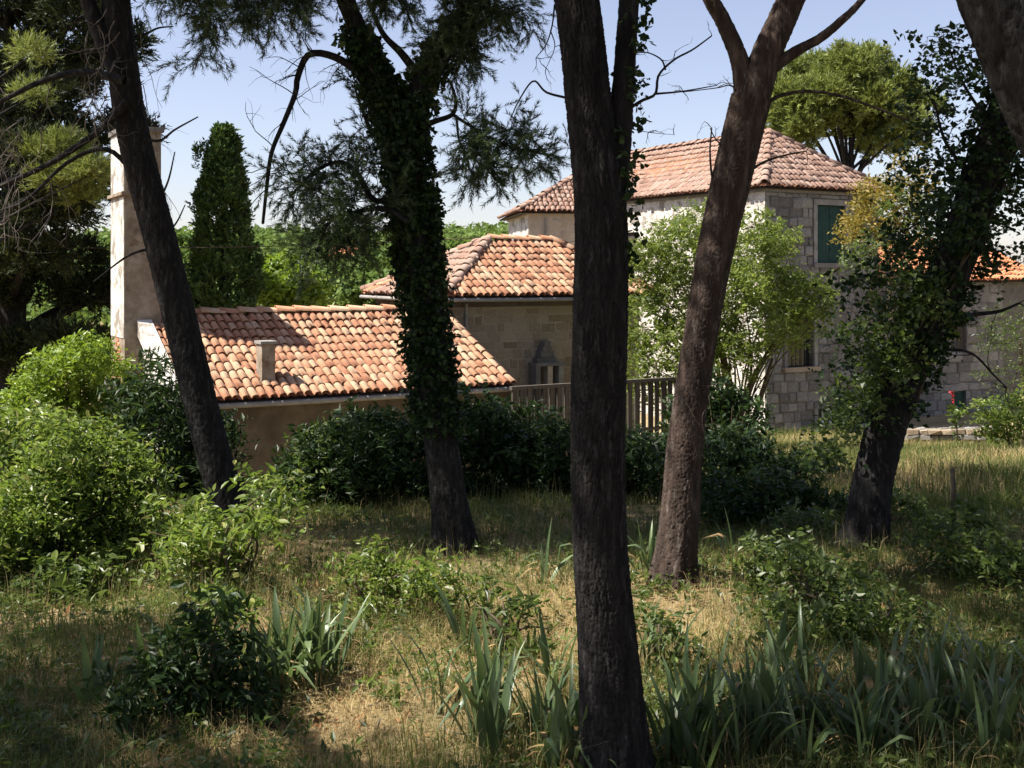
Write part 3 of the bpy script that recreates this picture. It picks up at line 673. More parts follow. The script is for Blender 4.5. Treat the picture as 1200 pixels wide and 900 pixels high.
# --- low dry stone wall in the clearing
so = np.array([*P(1062, 515, 28.0)[:2], 0.]); sw = thing('stone_wall', 'low sunlit dry stone wall at the far edge of the clearing', 'wall', (so[0], so[1], float(G(so[0], so[1]))))
rng = np.random.default_rng(61); dd_ = np.array([1., .06, 0])
zb = float(G(so[0], so[1])) - .15
core = Geo(); box(core, so + Z*(zb - .3) + np.array([0, .1, 0]), dd_*2.3, [0, .3, 0], Z*.72); part('core', core, M['mortar'], sw)
for k in range(4):
    s = 0
    while s < 2.3:
        l = rng.uniform(.18, .36); c = so + dd_*(s + l/2) + Z*(zb + .07 + k*.135)
        put('stone', STONES['stone_tan' if k % 2 else 'stone'][rng.integers(7)], sw, frame_m(c + np.array([0, .1, 0]), dd_, Z, np.array([0, -1., 0]), l - .01, .13, .12 * rng.uniform(.6, 1.2)))
        if k == 3: put('stone', STONES['stone'][rng.integers(7)], sw, frame_m(c + np.array([0, .22, .03]), dd_, np.array([0, 1., 0]), Z, l - .01, .26, .06 * rng.uniform(.6, 1.6)))
        s += l

# --- fence post, cables
po = P(1117, 628, 12.3); pz = float(G(po[0], po[1]))
post = thing('fence_post', 'thin dark wooden post standing alone in the grass', 'post', (po[0], po[1], pz))
part('shaft', tube([[po[0], po[1], pz - .1], [po[0] + .005, po[1], pz + .3], [po[0] - .005, po[1], pz + .66]], [.03, .028, .026], 8, 8), M['dark_wood'], post, True)
def cable(A, B, sag, label):
    A = np.asarray(A); B = np.asarray(B); t = np.linspace(0, 1, 14)[:, None]
    pts = A + (B - A) * t - Z * sag * 4 * t * (1 - t); o = thing('power_cable', label, 'cable', A)
    part('wire', tube(pts, [.011]*14, 4, 28), M['dark_wood'], o, True)
cable([-19, 25.6, 3.75], R1 + Z * .10 + np.array([-.15, 0, 0]), .30, 'thin black cable running level from the left to the middle house roof')
cable(R1 + Z*.12, BO + db*2.5 - wb*.05 + Z*4.2, .25, 'thin black cable rising from the middle house roof to the pale wing')

# ------------------------------------------------------------------ trees
def path(pts, Y):
    """trunk path given by where it is seen, at depth Y (or one depth per point)"""
    Ys = np.broadcast_to(np.asarray(Y, float), (len(pts),))
    return np.array([P(p[0], p[1], y) for p, y in zip(pts, Ys)])

def twig_tree(g, S, Dr, L, r, rng, depth=2, kids=5, bend=.3, grav=-.08, tips=None, sides=4):
    p = wander(S, Dr, L, rng, 5, bend, grav)
    g.addg(tube(p, np.linspace(r, r * .35, len(p)), sides, 8))
    if depth <= 0:
        if tips is not None: tips.append((p[-2], nrm(p[-1] - p[-3]), L))
        return
    for k in range(kids):
        t = rng.uniform(.3, 1.0); i = min(int(t * 5), 4); q = p[i] + (p[i+1] - p[i]) * (t * 5 - i)
        dr = nrm(nrm(p[i+1] - p[i]) * .7 + rdir(1, rng)[0] * .8)
        twig_tree(g, q, dr, L * rng.uniform(.35, .65), r * .5, rng, depth - 1, kids, bend, grav, tips, 3)
    if tips is not None: tips.append((p[-2], nrm(p[-1] - p[-3]), L * .5))

def pine_sprays(wood, needles, pth, n, ln, r, rng, ndl=(.085, .0045, 22), grav=-.06, t0=.25, depth=1, kids=5, shoot=.16):
    """side twigs with needle tufts along a limb"""
    tips = []; c, _ = resample(pth, 40)
    for k in range(n):
        i = int(rng.uniform(t0, 1) * 38); q = c[i]; tg = nrm(c[i+1] - c[i])
        dr = nrm(tg * .55 + rdir(1, rng)[0] * .9 + Z * .1)
        twig_tree(wood, q, dr, ln * rng.uniform(.6, 1.3), r, rng, depth, kids, .28, grav, tips)
    S = np.array([t[0] for t in tips]); Dn = np.array([t[1] for t in tips])
    S = np.concatenate([S, S - Dn * shoot * .7]); Dn = np.concatenate([Dn, nrm(Dn + RNG.normal(size=Dn.shape) * .4)])
    needle_geo(S, Dn, np.full(len(S), shoot), ndl[2], ndl[0], ndl[1], rng, needles)

def crown(clumps, rng, n_sh=270, k=20, ln=.17, wd=.018, sh=.30, wood=None, hub=None, r=.05):
    """needle clumps of a pine crown, each carried by its own limb"""
    nd_ = Geo(); wd_ = wood if wood is not None else Geo()
    for (x, y, z, R) in clumps:
        c = np.array([x, y, z]); 
        S, D = shell(c, (R, R, R * .55), int(n_sh * R * R), rng, .3, -.7)
        D = nrm(D + Z * .45 + rng.normal(size=D.shape) * .35)
        needle_geo(S, D, rng.uniform(.6, 1.2, len(S)) * sh, k, ln, wd, rng, nd_)
        if hub is not None:
            h = hub[np.argmin([np.linalg.norm(q[:2] - c[:2]) + abs(q[2] + 1.2 - c[2]) * .6 for q in hub])]
            mid = (h + c) / 2 + Z * .25 + rng.normal(size=3) * .2
            wd_.addg(tube([h, mid, c - Z * R * .2], [r, r * .8, r * .45], 6, 10))
            for q in range(7):
                p = wander(c - Z * R * .25, nrm(rdir(1, rng)[0] + Z * .3), R * .85, rng, 4, .3, .05)
                wd_.addg(tube(p, np.linspace(r * .4, r * .12, len(p)), 4, 6))
    return nd_, wd_

def base_of(p): return np.array([p[0][0], p[0][1], float(G(p[0][0], p[0][1]))])

def flare(pth, r0, r1, up=None):
    n = len(pth); r = np.linspace(r0, r1, n); r[0] *= 1.25; return r

# leaning pine on the left (T1)
rng = np.random.default_rng(101)
p1 = path([(284, 664), (276, 620), (250, 530), (222, 420), (190, 290), (166, 200), (151, 130), (141, 50), (132, -40), (120, -200)], 11.6)
T1 = thing('pine_tree', 'dark pine trunk leaning left in front of the low tile roofed house', 'tree', base_of(p1))
part('trunk', tube(p1, np.array([.225, .185, .175, .165, .165, .165, .16, .155, .14, .11]), 84, 420, .010, .034, 1, lump=.02), M['bark'], T1, True)
limb = Geo(); tw = Geo(); nd1 = Geo()
la = path([(140, 90), (118, 40), (96, -20), (70, -120)], 11.5); limb.addg(tube(la, [.10, .085, .075, .06], 14, 24, .006, .05, 3))
for pts, r in (([(150, 118), (120, 150), (70, 185), (20, 210), (-40, 235)], .045), ([(146, 95), (100, 85), (50, 95), (-20, 130)], .05), ([(160, 205), (125, 175), (80, 190), (30, 235), (-10, 250)], .03),
               ([(182, 290), (150, 300), (110, 330)], .018), ([(158, 160), (186, 165), (205, 152), (232, 137)], .018), ([(146, 46), (170, 40), (185, 33), (203, 31)], .018), ([(178, 250), (196, 215), (205, 178)], .016), ([(186, 285), (206, 262), (217, 240)], .014)):
    q = path(pts, 11.55 + rng.normal() * .2); part('dead_branch', tube(q, np.linspace(r, r * .4, len(q)), 7, 18), M['bark'], T1, True)
for k in range(46):                                                   # hanging dead twigs
    x = rng.choice([rng.uniform(-10, 60), rng.uniform(100, 150)]); y = rng.uniform(0, 140)
    if x < 70: y = rng.uniform(100, 240)
    twig_tree(tw, P(x, y, 11.3 + rng.normal() * .3), nrm([rng.normal() * .4, rng.normal() * .4, -1]), rng.uniform(.3, .9), .006, rng, 1, 3, .35, -.15)
for x in (165, 168, 172):
    twig_tree(tw, P(x, 40 + 20 * (x - 165), 11.5), nrm([.25, 0, -1]), .8, .005, rng, 1, 3, .25, -.1)
part('limb', limb, M['bark'], T1, True); part('dead_twigs', tw, M['twig'], T1, True, kind='stuff')
hub1 = [p1[-1], la[-1], p1[-2]]
top1 = path([(120, -200), (100, -330), (90, -480)], 11.6); limb2 = tube(top1, [.11, .09, .05], 14, 20, .006, .05, 4)
cl = [(-5.2, 11.4, 7.6, 1.0), (-6.4, 11.0, 8.0, 1.1), (-4.2, 10.8, 8.2, 1.1), (-5.4, 12.4, 8.6, 1.1), (-3.6, 11.9, 8.7, 1.0), (-5.0, 10.2, 9.2, 1.1), (-6.6, 12.2, 9.2, 1.1), (-7.3, 10.4, 8.6, 1.0), (-4.6, 11.6, 10.0, 1.2), (-2.7, 11.2, 9.3, .9), (-6.0, 13.2, 8.3, 1.0), (-4.2, 13.3, 9.0, 1.0)]
nds, wd = crown(cl, rng, hub=[*top1, la[-1]], r=.06); wd.addg(limb2)
part('crown_limb', wd, M['bark'], T1, True)
for pts in ([(235, -50), (245, 10), (240, 50), (236, 70)], [(290, -60), (290, 0), (300, 25)], [(200, -60), (215, -10), (220, 15)], [(320, -60), (325, -10), (340, 18)]):
    pine_sprays(tw2 := Geo(), nds, path(pts, 11.0), 15, .35, .006, rng, (.08, .007, 30)); part('twigs', tw2, M['bark'], T1, True, kind='stuff')
part('crown', nds, M['needle'], T1)

# ivy clad forked pine (T2)
rng = np.random.default_rng(102)
p2 = path([(531, 652), (530, 615), (520, 540), (508, 440), (494, 330), (482, 220), (470, 140)], 11.4)
T2 = thing('pine_tree', 'forked pine with ivy covered trunk in front of the middle house', 'tree', base_of(p2))
part('trunk', tube(p2, [.24, .195, .175, .17, .165, .165, .16], 84, 340, .010, .034, 2, lump=.02, cap=True), M['bark'], T2, True)
f1 = path([(474, 160), (445, 95), (422, 40), (405, 0), (380, -70), (350, -190)], 11.4); f2 = path([(474, 160), (496, 95), (522, 50), (545, 20), (556, -30), (560, -160)], 11.4)
part('limb', tube(f1, [.15, .125, .10, .095, .09, .07], 24, 90, .008, .05, 5), M['bark'], T2, True); part('limb', tube(f2, [.14, .125, .13, .12, .105, .08], 24, 90, .008, .05, 6), M['bark'], T2, True)
br = Geo(); tw = Geo(); nd2 = Geo()
b1 = path([(455, 120), (420, 85), (390, 66), (362, 64), (349, 90), (346, 110), (332, 145), (318, 180), (312, 225), (308, 262)], 11.3)
b2 = path([(488, 150), (510, 142), (530, 134), (534, 118), (528, 95)], 11.3)
b3 = path([(492, 90), (470, 62), (448, 38), (428, -8)], 11.35)
b4 = path([(478, 225), (440, 235), (420, 205), (400, 190), (370, 200), (340, 230)], 11.2)
b5 = path([(478, 260), (450, 245), (410, 250), (385, 262), (370, 300)], 11.0)
b6 = path([(530, 134), (555, 150), (580, 165), (610, 175), (632, 180)], 11.2)
b7 = path([(535, 140), (540, 170), (560, 190), (580, 200)], 11.1)
b8 = path([(474, 180), (440, 160), (425, 130), (415, 100)], 11.5)
for q, r in ((b1, .045), (b2, .035), (b3, .05), (b4, .035), (b5, .028), (b6, .018), (b7, .014), (b8, .03)): part('branch', tube(q, np.linspace(r, r * .35, len(q)), 8, 40), M['bark'], T2, True)
ND = (.070, .0075, 34)
for q, n, l in ((b4, 48, .44), (b5, 52, .44), (b6, 34, .36), (b7, 26, .34), (b8, 20, .38)): pine_sprays(tw, nd2, q, n, l, .006, rng, ND, t0=.2, depth=1, kids=4)
for k in range(26): 
    i = rng.integers(8, 36); c, _ = resample(b1, 40); twig_tree(tw, c[i], nrm(rdir(1, rng)[0] + [-.4, 0, -.5]), rng.uniform(.25, .6), .006, rng, 1, 3, .25, -.1)
for pts in ([(470, -40), (500, -10), (540, 10), (590, 20)], [(520, -30), (545, 25), (552, 55), (535, 75)], [(560, -40), (580, 0), (600, 15)], [(545, 30), (538, 60), (520, 70)], [(390, -40), (360, -10), (330, 5)], [(440, -50), (455, -10), (470, 0)]):
    pine_sprays(tw, nd2, path(pts, 11.2), 20, .34, .006, rng, ND, t0=.15, depth=1, kids=4)
part('twigs', tw, M['bark'], T2, True, kind='stuff')
cl = [(-2.0, 11.0, 7.9, 1.0), (-.4, 11.4, 8.4, 1.0), (-1.3, 12.2, 9.0, 1.1), (-2.9, 12.3, 8.2, 1.0), (-.9, 10.6, 9.4, 1.0), (.5, 12.2, 8.9, 1.0), (-3.2, 11.0, 9.6, 1.0), (-1.7, 13.7, 8.7, 1.15), (-.3, 13.9, 9.0, 1.1), (.8, 13.4, 8.6, 1.0)]
nds, wd = crown(cl, rng, hub=[f1[-1], f2[-1]], r=.06); part('crown_limb', wd, M['bark'], T2, True); part('crown', nds.addg(nd2), M['needle'], T2)

def ivy(name, label, pth, radii, n, rng, size=.075, out=.10, shoots=.16, mat_='ivy', sel=None, k=6, hexa=False, stems=5):
    c, _ = resample(np.hstack([pth, np.asarray(radii)[:, None]]), 200); i = rng.integers(0, 199, n)
    cc, r = c[i, :3], c[i, 3]; a = rng.uniform(0, 2 * np.pi, n)
    dirv = np.stack([np.cos(a), np.sin(a), rng.normal(size=n) * .25], -1)
    if sel is not None:
        m = sel(cc, dirv); cc, r, dirv = cc[m], r[m], dirv[m]
    S = cc + dirv * (r * rng.uniform(.9, 1.05, len(r)) + rng.uniform(0, out, len(r)))[:, None]
    D = nrm(dirv * .7 + rng.normal(size=dirv.shape) * .5 - Z * .15)
    o = thing(name, label, 'ivy', (pth[0][0], pth[0][1], float(G(pth[0][0], pth[0][1]))))
    g = leaf_geo(S, D, rng.uniform(.4, 1.3, len(S)) * shoots, k, size, rng, .85, .35, .25, .8, .3, hang=.35, hexa=hexa)
    part('leaves', g, M[mat_], o)
    st = Geo()
    for q in range(stems):
        a0 = rng.uniform(0, 6.28); tt = np.linspace(0, 199, 14).astype(int)
        pp = c[tt, :3] + np.stack([np.cos(a0 + tt * .012 + .3 * np.sin(tt * .05 + q)), np.sin(a0 + tt * .012), np.zeros(14)], -1) * (c[tt, 3] + .012)[:, None]
        st.addg(tube(pp, np.linspace(.018, .008, 14), 5, 40))
    if stems: part('stem', st, M['stem'], o, True)
    return o
rng = np.random.default_rng(103)
pi = path([(512, 500), (505, 430), (494, 330), (482, 220), (466, 130), (435, 75), (415, 30)], 11.4)
ivy('ivy', 'dark ivy wrapped thickly round the forked pine trunk', pi, [.15, .16, .175, .185, .18, .10, .08], 2500, rng, .050, .05, .10, k=7)
ivy('ivy', 'ivy trail climbing the right limb of the forked pine', path([(474, 160), (496, 95), (522, 50), (540, 25)], 11.4), [.14, .13, .13, .12], 420, rng, .05, .04, .10)

# big near trunk (T3)
rng = np.random.default_rng(104)
p3 = path([(728, 965), (722, 900), (712, 760), (703, 640), (700, 500), (703, 380), (704, 250), (691, 130), (679, 20), (664, -60), (640, -200)], 6.2)
T3 = thing('pine_tree', 'large dark pine trunk nearest the viewer, right of centre', 'tree', base_of(p3))
part('trunk', tube(p3, [.235, .195, .168, .154, .150, .148, .142, .126, .120, .115, .10], 160, 760, .0100, .026, 7, lump=.022, elong=7.0), M['bark'], T3, True)
s3 = path([(712, 290), (723, 190), (731, 90), (737, 0), (742, -110), (735, -300)], [6.2, 6.22, 6.26, 6.3, 6.3, 6.4])
part('limb', tube(s3, [.078, .072, .062, .056, .054, .045], 40, 170, .006, .035, 8), M['bark'], T3, True)
tw = Geo()
for pts, r in (([(665, 115), (640, 108), (625, 95), (608, 118), (598, 140)], .008), ([(733, 130), (752, 118), (768, 110), (772, 88), (790, 70), (812, 58), (834, 42)], .011), ([(768, 110), (800, 107), (840, 100)], .007), ([(650, 5), (647, 30), (640, 52), (628, 68)], .006), ([(645, 35), (650, 55), (640, 80)], .004),
               ([(780, 82), (775, 70), (760, 62), (745, 62)], .006), ([(735, 150), (760, 155), (790, 158)], .003)):
    q = path(pts, 6.2); part('dead_branch', tube(q, np.linspace(r, r * .4, len(q)), 6, 24), M['bark'], T3, True)
    for k in range(4): twig_tree(tw, q[rng.integers(1, len(q))], rdir(1, rng)[0], rng.uniform(.05, .16), .0025, rng, 1, 2, .3, -.05)
part('dead_twigs', tw, M['bark'], T3, True, kind='stuff')
q3 = path([(640, -200), (600, -420), (570, -700)], 6.2); sh_ = [(-1.9, 7.4, 8.2, 1.0), (-2.1, 9.3, 8.4, 1.0), (-.9, 8.4, 8.2, 1.0), (-2.9, 6.2, 8.0, .9), (-1.8, 5.9, 7.8, .85), (-.6, 6.6, 8.3, 1.0), (.6, 7.4, 8.8, 1.0), (-.3, 9.6, 8.9, 1.0), (-2.6, 5.4, 7.6, .9), (-1.6, 5.8, 7.0, .8), (-4.3, 4.9, 8.2, .9), (.4, 5.4, 8.0, 1.0), (-1.0, 5.2, 8.6, .9)]
wd0 = Geo(); wd0.addg(tube(q3, [.12, .10, .06], 14, 20, .006, .05, 9)); wd0.addg(tube([s3[-1], s3[-1] + [0, .2, 1.5], s3[-1] + [.2, .4, 2.8]], [.05, .045, .03], 10, 12))
nds, wd = crown(sh_, rng, wood=wd0, hub=[*q3, s3[-1]], r=.05); part('crown_limb', wd, M['bark'], T3, True); part('crown', nds, M['needle'], T3)
ivy('ivy', 'sparse ivy on the right side stem of the nearest trunk', path([(709, 330), (716, 250), (726, 150), (733, 60), (739, -30)], 6.22), [.10, .092, .078, .064, .058], 170, rng, .033, .03, .07, sel=lambda c, dv: dv[:, 0] > -.1, hexa=True, stems=0)

# red barked pine (T4)
rng = np.random.default_rng(105)
p4 = path([(787, 700), (790, 672), (797, 600), (803, 520), (815, 430), (835, 310), (857, 210), (880, 115)], 9.9)
T4 = thing('pine_tree', 'red barked pine leaning right with forked top, in front of the stone house', 'tree', base_of(p4))
part('trunk', tube(p4, [.225, .185, .165, .155, .15, .16, .175, .18], 110, 520, .009, .030, 11, lump=.02), M['bark_red'], T4, True)
g1 = path([(876, 125), (868, 75), (850, 30), (828, -15), (800, -120)], 9.9); g2 = path([(880, 120), (900, 60), (920, 15), (936, -30), (955, -150)], 9.9)
for tq in (tube(g1, [.12, .085, .072, .068, .05], 30, 100, .006, .04, 12), tube(g2, [.16, .135, .125, .115, .09], 30, 100, .008, .04, 13)): part('limb', tq, M['bark_red'], T4, True)
g3 = path([(898, 85), (930, 62), (962, 44), (985, 25), (1010, 0), (1040, -50)], 9.85); part('limb', tube(g3, [.06, .05, .042, .036, .03, .02], 12, 50, .004, .04, 14), M['bark_red'], T4, True)
tw = Geo()
for pts, r in (([(893, 125), (915, 112), (950, 107), (990, 114), (1030, 128), (1066, 142)], .020), ([(872, 205), (895, 190), (920, 182), (945, 177)], .014), ([(848, 245), (836, 215), (832, 180), (834, 150)], .014), ([(846, 170), (838, 162), (832, 150)], .008), ([(866, 108), (855, 100), (840, 103), (800, 108)], .008)):
    q = path(pts, 9.85); part('dead_branch', tube(q, np.linspace(r, r * .45, len(q)), 7, 30), M['bark_red'], T4, True)
    for k in range(3): twig_tree(tw, q[rng.integers(1, len(q))], rdir(1, rng)[0], rng.uniform(.1, .3), .004, rng, 1, 2, .3, -.05)
for k in range(20): twig_tree(tw, P(rng.uniform(800, 830), rng.uniform(330, 520), 9.75), nrm([rng.normal(), -.8, rng.normal() * .4 - .4]), rng.uniform(.12, .3), .003, rng, 1, 2, .3, -.1)
part('dead_twigs', tw, M['bark_red'], T4, True, kind='stuff')
cl = [(1.6, 9.6, 7.4, 1.0), (2.6, 10.2, 7.9, 1.1), (.9, 10.6, 8.3, 1.0), (3.4, 9.3, 8.3, 1.0), (2.2, 8.6, 8.6, 1.0), (1.9, 11.1, 9.0, 1.0)]
nds, wd = crown(cl, rng, hub=[g1[-1], g2[-1], g3[-1]], r=.05); part('crown_limb', wd, M['bark_red'], T4, True); part('crown', nds, M['needle'], T4)

# ivy covered leaning tree on the right (T5)
rng = np.random.default_rng(106)
p5 = path([(1008, 655), (1016, 620), (1024, 560), (1048, 470), (1082, 385), (1116, 310), (1146, 230), (1172, 150), (1195, 80), (1225, -20), (1260, -160)], 11.3)
T5 = thing('ivy_clad_tree', 'dark tree on the right leaning right, buried in ivy', 'tree', base_of(p5))
part('trunk', tube(p5, [.25, .215, .20, .20, .20, .20, .195, .18, .165, .14, .10], 60, 300, .012, .05, 15, lump=.02), M['bark'], T5, True)
tw = Geo()
for pts, r in (([(1090, 380), (1130, 370), (1170, 365), (1195, 355)], .03), ([(1080, 420), (1110, 410), (1140, 415), (1165, 440), (1180, 455)], .018), ([(1060, 450), (1020, 420), (990, 400)], .02), ([(1130, 290), (1090, 260), (1060, 270)], .02), ([(1150, 220), (1110, 170), (1095, 120)], .025), ([(1170, 160), (1130, 100), (1110, 50)], .02)):
    q = path(pts, 11.2); part('branch', tube(q, np.linspace(r, r * .4, len(q)), 7, 24), M['bark'], T5, True)
    for k in range(4): twig_tree(tw, q[rng.integers(1, len(q))], rdir(1, rng)[0], rng.uniform(.2, .5), .006, rng, 1, 3, .3, -.05)
part('twigs', tw, M['bark'], T5, True, kind='stuff')
cl = [(5.8, 11.2, 6.8, 1.0), (6.6, 11.0, 7.6, 1.1), (5.2, 10.6, 7.8, 1.0), (4.2, 11.4, 7.6, 1.0), (6.0, 12.2, 8.2, 1.1)]
nds, wd = crown(cl, rng, hub=[p5[-1], p5[-2]], r=.05); part('crown_limb', wd, M['bark'], T5, True); part('crown', nds, M['needle'], T5)
ivy('ivy', 'heavy dark ivy mass on the leaning right hand tree', p5[3:10], [.18, .19, .20, .21, .21, .20, .19], 900, rng, .055, .09, .15, k=8)
def leaf_blobs(blobs, Y, n, rng, size, sh, k, asp=.5, flat=.8, up=.5, hexa=False, g=None, low=-.7, dy=.35, droop=.3, inner=.35, yr=1.0):
    """foliage clumps given by where they are seen (x, y, radius in frame units) at depth Y"""
    g = g or Geo(); tot = sum(b[2] ** 2 for b in blobs)
    for bl in blobs:
        R = bl[2] / F * Y; yv = bl[3] if len(bl) > 3 else rng.normal() * dy
        c = P(bl[0], bl[1], Y) + np.array([0, yv, 0]); S, D = shell(c, (R, R * yr, R * flat), max(6, int(n * bl[2] ** 2 / tot)), rng, inner, low)
        D = nrm(D + Z * .25 + rng.normal(size=D.shape) * .4)
        leaf_geo(S, D, rng.uniform(.5, 1.3, len(S)) * sh, k, size, rng, asp, droop, up, .75, .3, hexa=hexa, g=g)
    return g
side = leaf_blobs([(1088, 130, 28), (1072, 185, 32), (1105, 215, 34), (1085, 255, 32), (1112, 90, 28), (1140, 60, 34), (1100, 45, 18), (1178, 240, 34), (1190, 190, 30), (1165, 300, 24), (1050, 325, 34), (1015, 345, 24), (1040, 385, 30), (990, 400, 16), (1020, 445, 26), (980, 475, 16), (1010, 500, 18), (1055, 290, 30), (1110, 330, 24)], 11.2, 850, rng, .058, .32, 8, .7, inner=.05, low=-1)
so_ = thing('leafy_climber', 'loose leafy climber hanging from the leaning tree on the right', 'climber', base_of(p5)); part('leaves', side, M['ivy'], so_)
grn = leaf_blobs([(1060, 345, 30), (1020, 400, 30), (1010, 470, 26), (970, 495, 16), (1000, 505, 18), (1040, 440, 30), (1085, 365, 24)], 11.0, 420, rng, .058, .26, 8, .65, inner=.1)
part('young_leaves', grn, M['leaf_mid'], so_)

# near trunk cutting the upper right corner (T6)
rng = np.random.default_rng(107)
p6 = np.array([[3.85, 5.0, -.1], [3.45, 5.0, 1.2], [2.85, 5.0, 2.6], [2.36, 5.0, 3.62], [2.16, 5.0, 4.08], [1.9, 5.05, 4.8], [1.7, 5.2, 6.2]])
T6 = thing('pine_tree', 'thick dark trunk slanting across the upper right corner', 'tree', base_of(p6))
part('trunk', tube(p6, [.20, .17, .16, .155, .15, .14, .11], 72, 320, .011, .042, 16, lump=.02), M['bark'], T6, True)
cl = [(1.4, 5.4, 7.4, 1.0), (2.4, 5.0, 7.8, 1.0), (.6, 4.2, 7.8, 1.0), (1.6, 6.4, 8.4, 1.0)]
nds, wd = crown(cl, rng, hub=[p6[-1]], r=.06); part('crown_limb', wd, M['bark'], T6, True); part('crown', nds, M['needle'], T6)

# pine outside the left edge, its crown shading the lower left corner (T7)
rng = np.random.default_rng(108)
p7 = np.array([[-7.4, 6.2, -.1], [-7.3, 6.2, 2.], [-7.1, 6.3, 4.], [-7.2, 6.3, 6.], [-7.1, 6.4, 7.6]])
T7 = thing('pine_tree', 'pine left of the view that shades the lower left corner', 'tree', base_of(p7))
part('trunk', tube(p7, [.22, .18, .16, .13, .08], 30, 100, .01, .05, 17), M['bark'], T7, True)
cl = [(-8.3, 5.4, 7.6, 1.1), (-8.7, 6.7, 8.4, 1.0), (-6.4, 4.8, 7.6, .9), (-9.2, 6.8, 8.2, 1.1), (-9.4, 5.4, 8.6, 1.1), (-7.6, 4.2, 7.8, 1.1), (-6.0, 4.1, 8.0, 1.0), (-5.0, 4.4, 8.0, .9)]
nds, wd = crown(cl, rng, hub=[p7[-1], p7[-2]], r=.06); part('crown_limb', wd, M['bark'], T7, True); part('crown', nds, M['needle'], T7)

# unseen grove pines added around the viewer so their crowns block sky light
rng = np.random.default_rng(109)
for (bx, by, lb) in ((-3.2, -1.2, 'unseen pine added behind the viewer on the left for shade'), (3.8, -.8, 'unseen pine added behind the viewer on the right for shade'), (.4, -4.6, 'unseen pine added farthest behind the viewer for shade'), (9.0, 6.5, 'unseen pine added beyond the right edge of the view to block sky light'), (10.2, 11.5, 'unseen pine added far beyond the right edge to block sky light'), (7.6, 2.0, 'unseen pine added right of the viewer to block sky light')):
    p = np.array([[bx, by, -.1], [bx + .1, by, 2.5], [bx - .1, by + .1, 5.], [bx, by + .2, 7.4]]); o = thing('pine_tree', lb, 'tree', base_of(p))
    part('trunk', tube(p, [.22, .18, .15, .09], 20, 60, .01, .05, 18), M['bark'], o, True)
    cl = [(bx + rx, by + ry, 6.8 + rng.uniform(0, 2.4), rng.uniform(.95, 1.25)) for rx in (-1.9, 0, 1.9) for ry in (-1.6, .4, 2.4)]
    nds, wd = crown(cl, rng, n_sh=120, k=18, ln=.24, wd=.065, hub=[p[-1]], r=.05); part('crown_limb', wd, M['bark'], o, True); part('crown', nds, M['needle'], o)

def conifer(name, label, bx, by, Y, blobs, mats, n, rng, sh=.35, ln=.14, wd=.012, k=16, trunk_r=.2, flat=.6, low=-.6, dy=.8, limb_every=1, yr=1.0):
    base = P(bx, 400, Y); gz = float(G(base[0], base[1])); o = thing(name, label, 'tree', (base[0], base[1], gz))
    gs = {m: Geo() for m in mats}; wood = Geo(); tot = sum(b[2] ** 2 for b in blobs); ztop = CAMZ + (HY - min(b[1] for b in blobs)) / F * Y - .3
    ax = np.array([[base[0], Y, gz - .2], [base[0] + .1, Y, gz + (ztop - gz) * .4], [base[0], Y, ztop]]); wood.addg(tube(ax, [trunk_r * 1.2, trunk_r, trunk_r * .25], 14, 30))
    for bl in blobs:
        R = bl[2] / F * Y; c = P(bl[0], bl[1], Y) + np.array([0, rng.normal() * dy, 0])
        S, D = shell(c, (R, R * yr, R * flat), max(6, int(n * bl[2] ** 2 / tot)), rng, .4, low)
        D = nrm(D + Z * .5 + rng.normal(size=D.shape) * .3); m = mats[bl[3]] if len(bl) > 3 else mats[0]
        needle_geo(S, D, rng.uniform(.6, 1.2, len(S)) * sh, k, ln, wd, rng, gs[m])
        if limb_every > 1 and rng.integers(limb_every): continue
        zc = max(gz + .5, c[2] - .8 - .25 * abs(c[0] - base[0])); h = np.array([base[0], Y, min(zc, ztop - .2)])
        if limb_every > 1: h = np.array([base[0], Y, gz + (ztop - gz) * rng.uniform(.55, .66)])
        wood.addg(tube([h, (h + c) / 2 + Z * .1, c], [trunk_r * .4, trunk_r * .3, trunk_r * .12], 6, 8))
    part('trunk', wood, M['bark'], o, True)
    for m, g in gs.items():
        if g.n: part('crown', g, M[m], o)
    return o
# umbrella pine behind the main house
rng = np.random.default_rng(110)
upb = [(x + rng.normal() * 5, y + rng.normal() * 4, rng.uniform(15, 25)) for x in range(915, 1090, 17) for y in range(72, 190, 15) if ((x - 992) / 88) ** 2 + ((y - 132) / 66) ** 2 < 1 and not (940 < x < 1020 and y > 158)]
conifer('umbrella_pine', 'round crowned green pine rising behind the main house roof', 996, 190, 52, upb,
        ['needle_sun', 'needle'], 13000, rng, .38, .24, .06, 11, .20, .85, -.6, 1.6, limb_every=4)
# dark conifers on the left
rng = np.random.default_rng(111)
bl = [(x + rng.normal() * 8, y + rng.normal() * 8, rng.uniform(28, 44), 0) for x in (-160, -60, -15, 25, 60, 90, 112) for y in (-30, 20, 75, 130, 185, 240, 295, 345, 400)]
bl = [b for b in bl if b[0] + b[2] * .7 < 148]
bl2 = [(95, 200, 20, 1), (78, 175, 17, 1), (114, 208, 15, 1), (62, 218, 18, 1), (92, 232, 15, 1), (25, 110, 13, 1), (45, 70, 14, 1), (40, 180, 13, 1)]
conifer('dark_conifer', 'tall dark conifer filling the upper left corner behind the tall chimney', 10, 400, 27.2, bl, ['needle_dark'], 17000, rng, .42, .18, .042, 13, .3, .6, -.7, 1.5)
conifer('pale_conifer', 'yellow green conifer boughs catching sun left of the tall chimney', -45, 400, 23.6, bl2, ['needle_sun', 'needle_sun'], 1200, rng, .40, .15, .022, 15, .09, .6, -.5, .3)
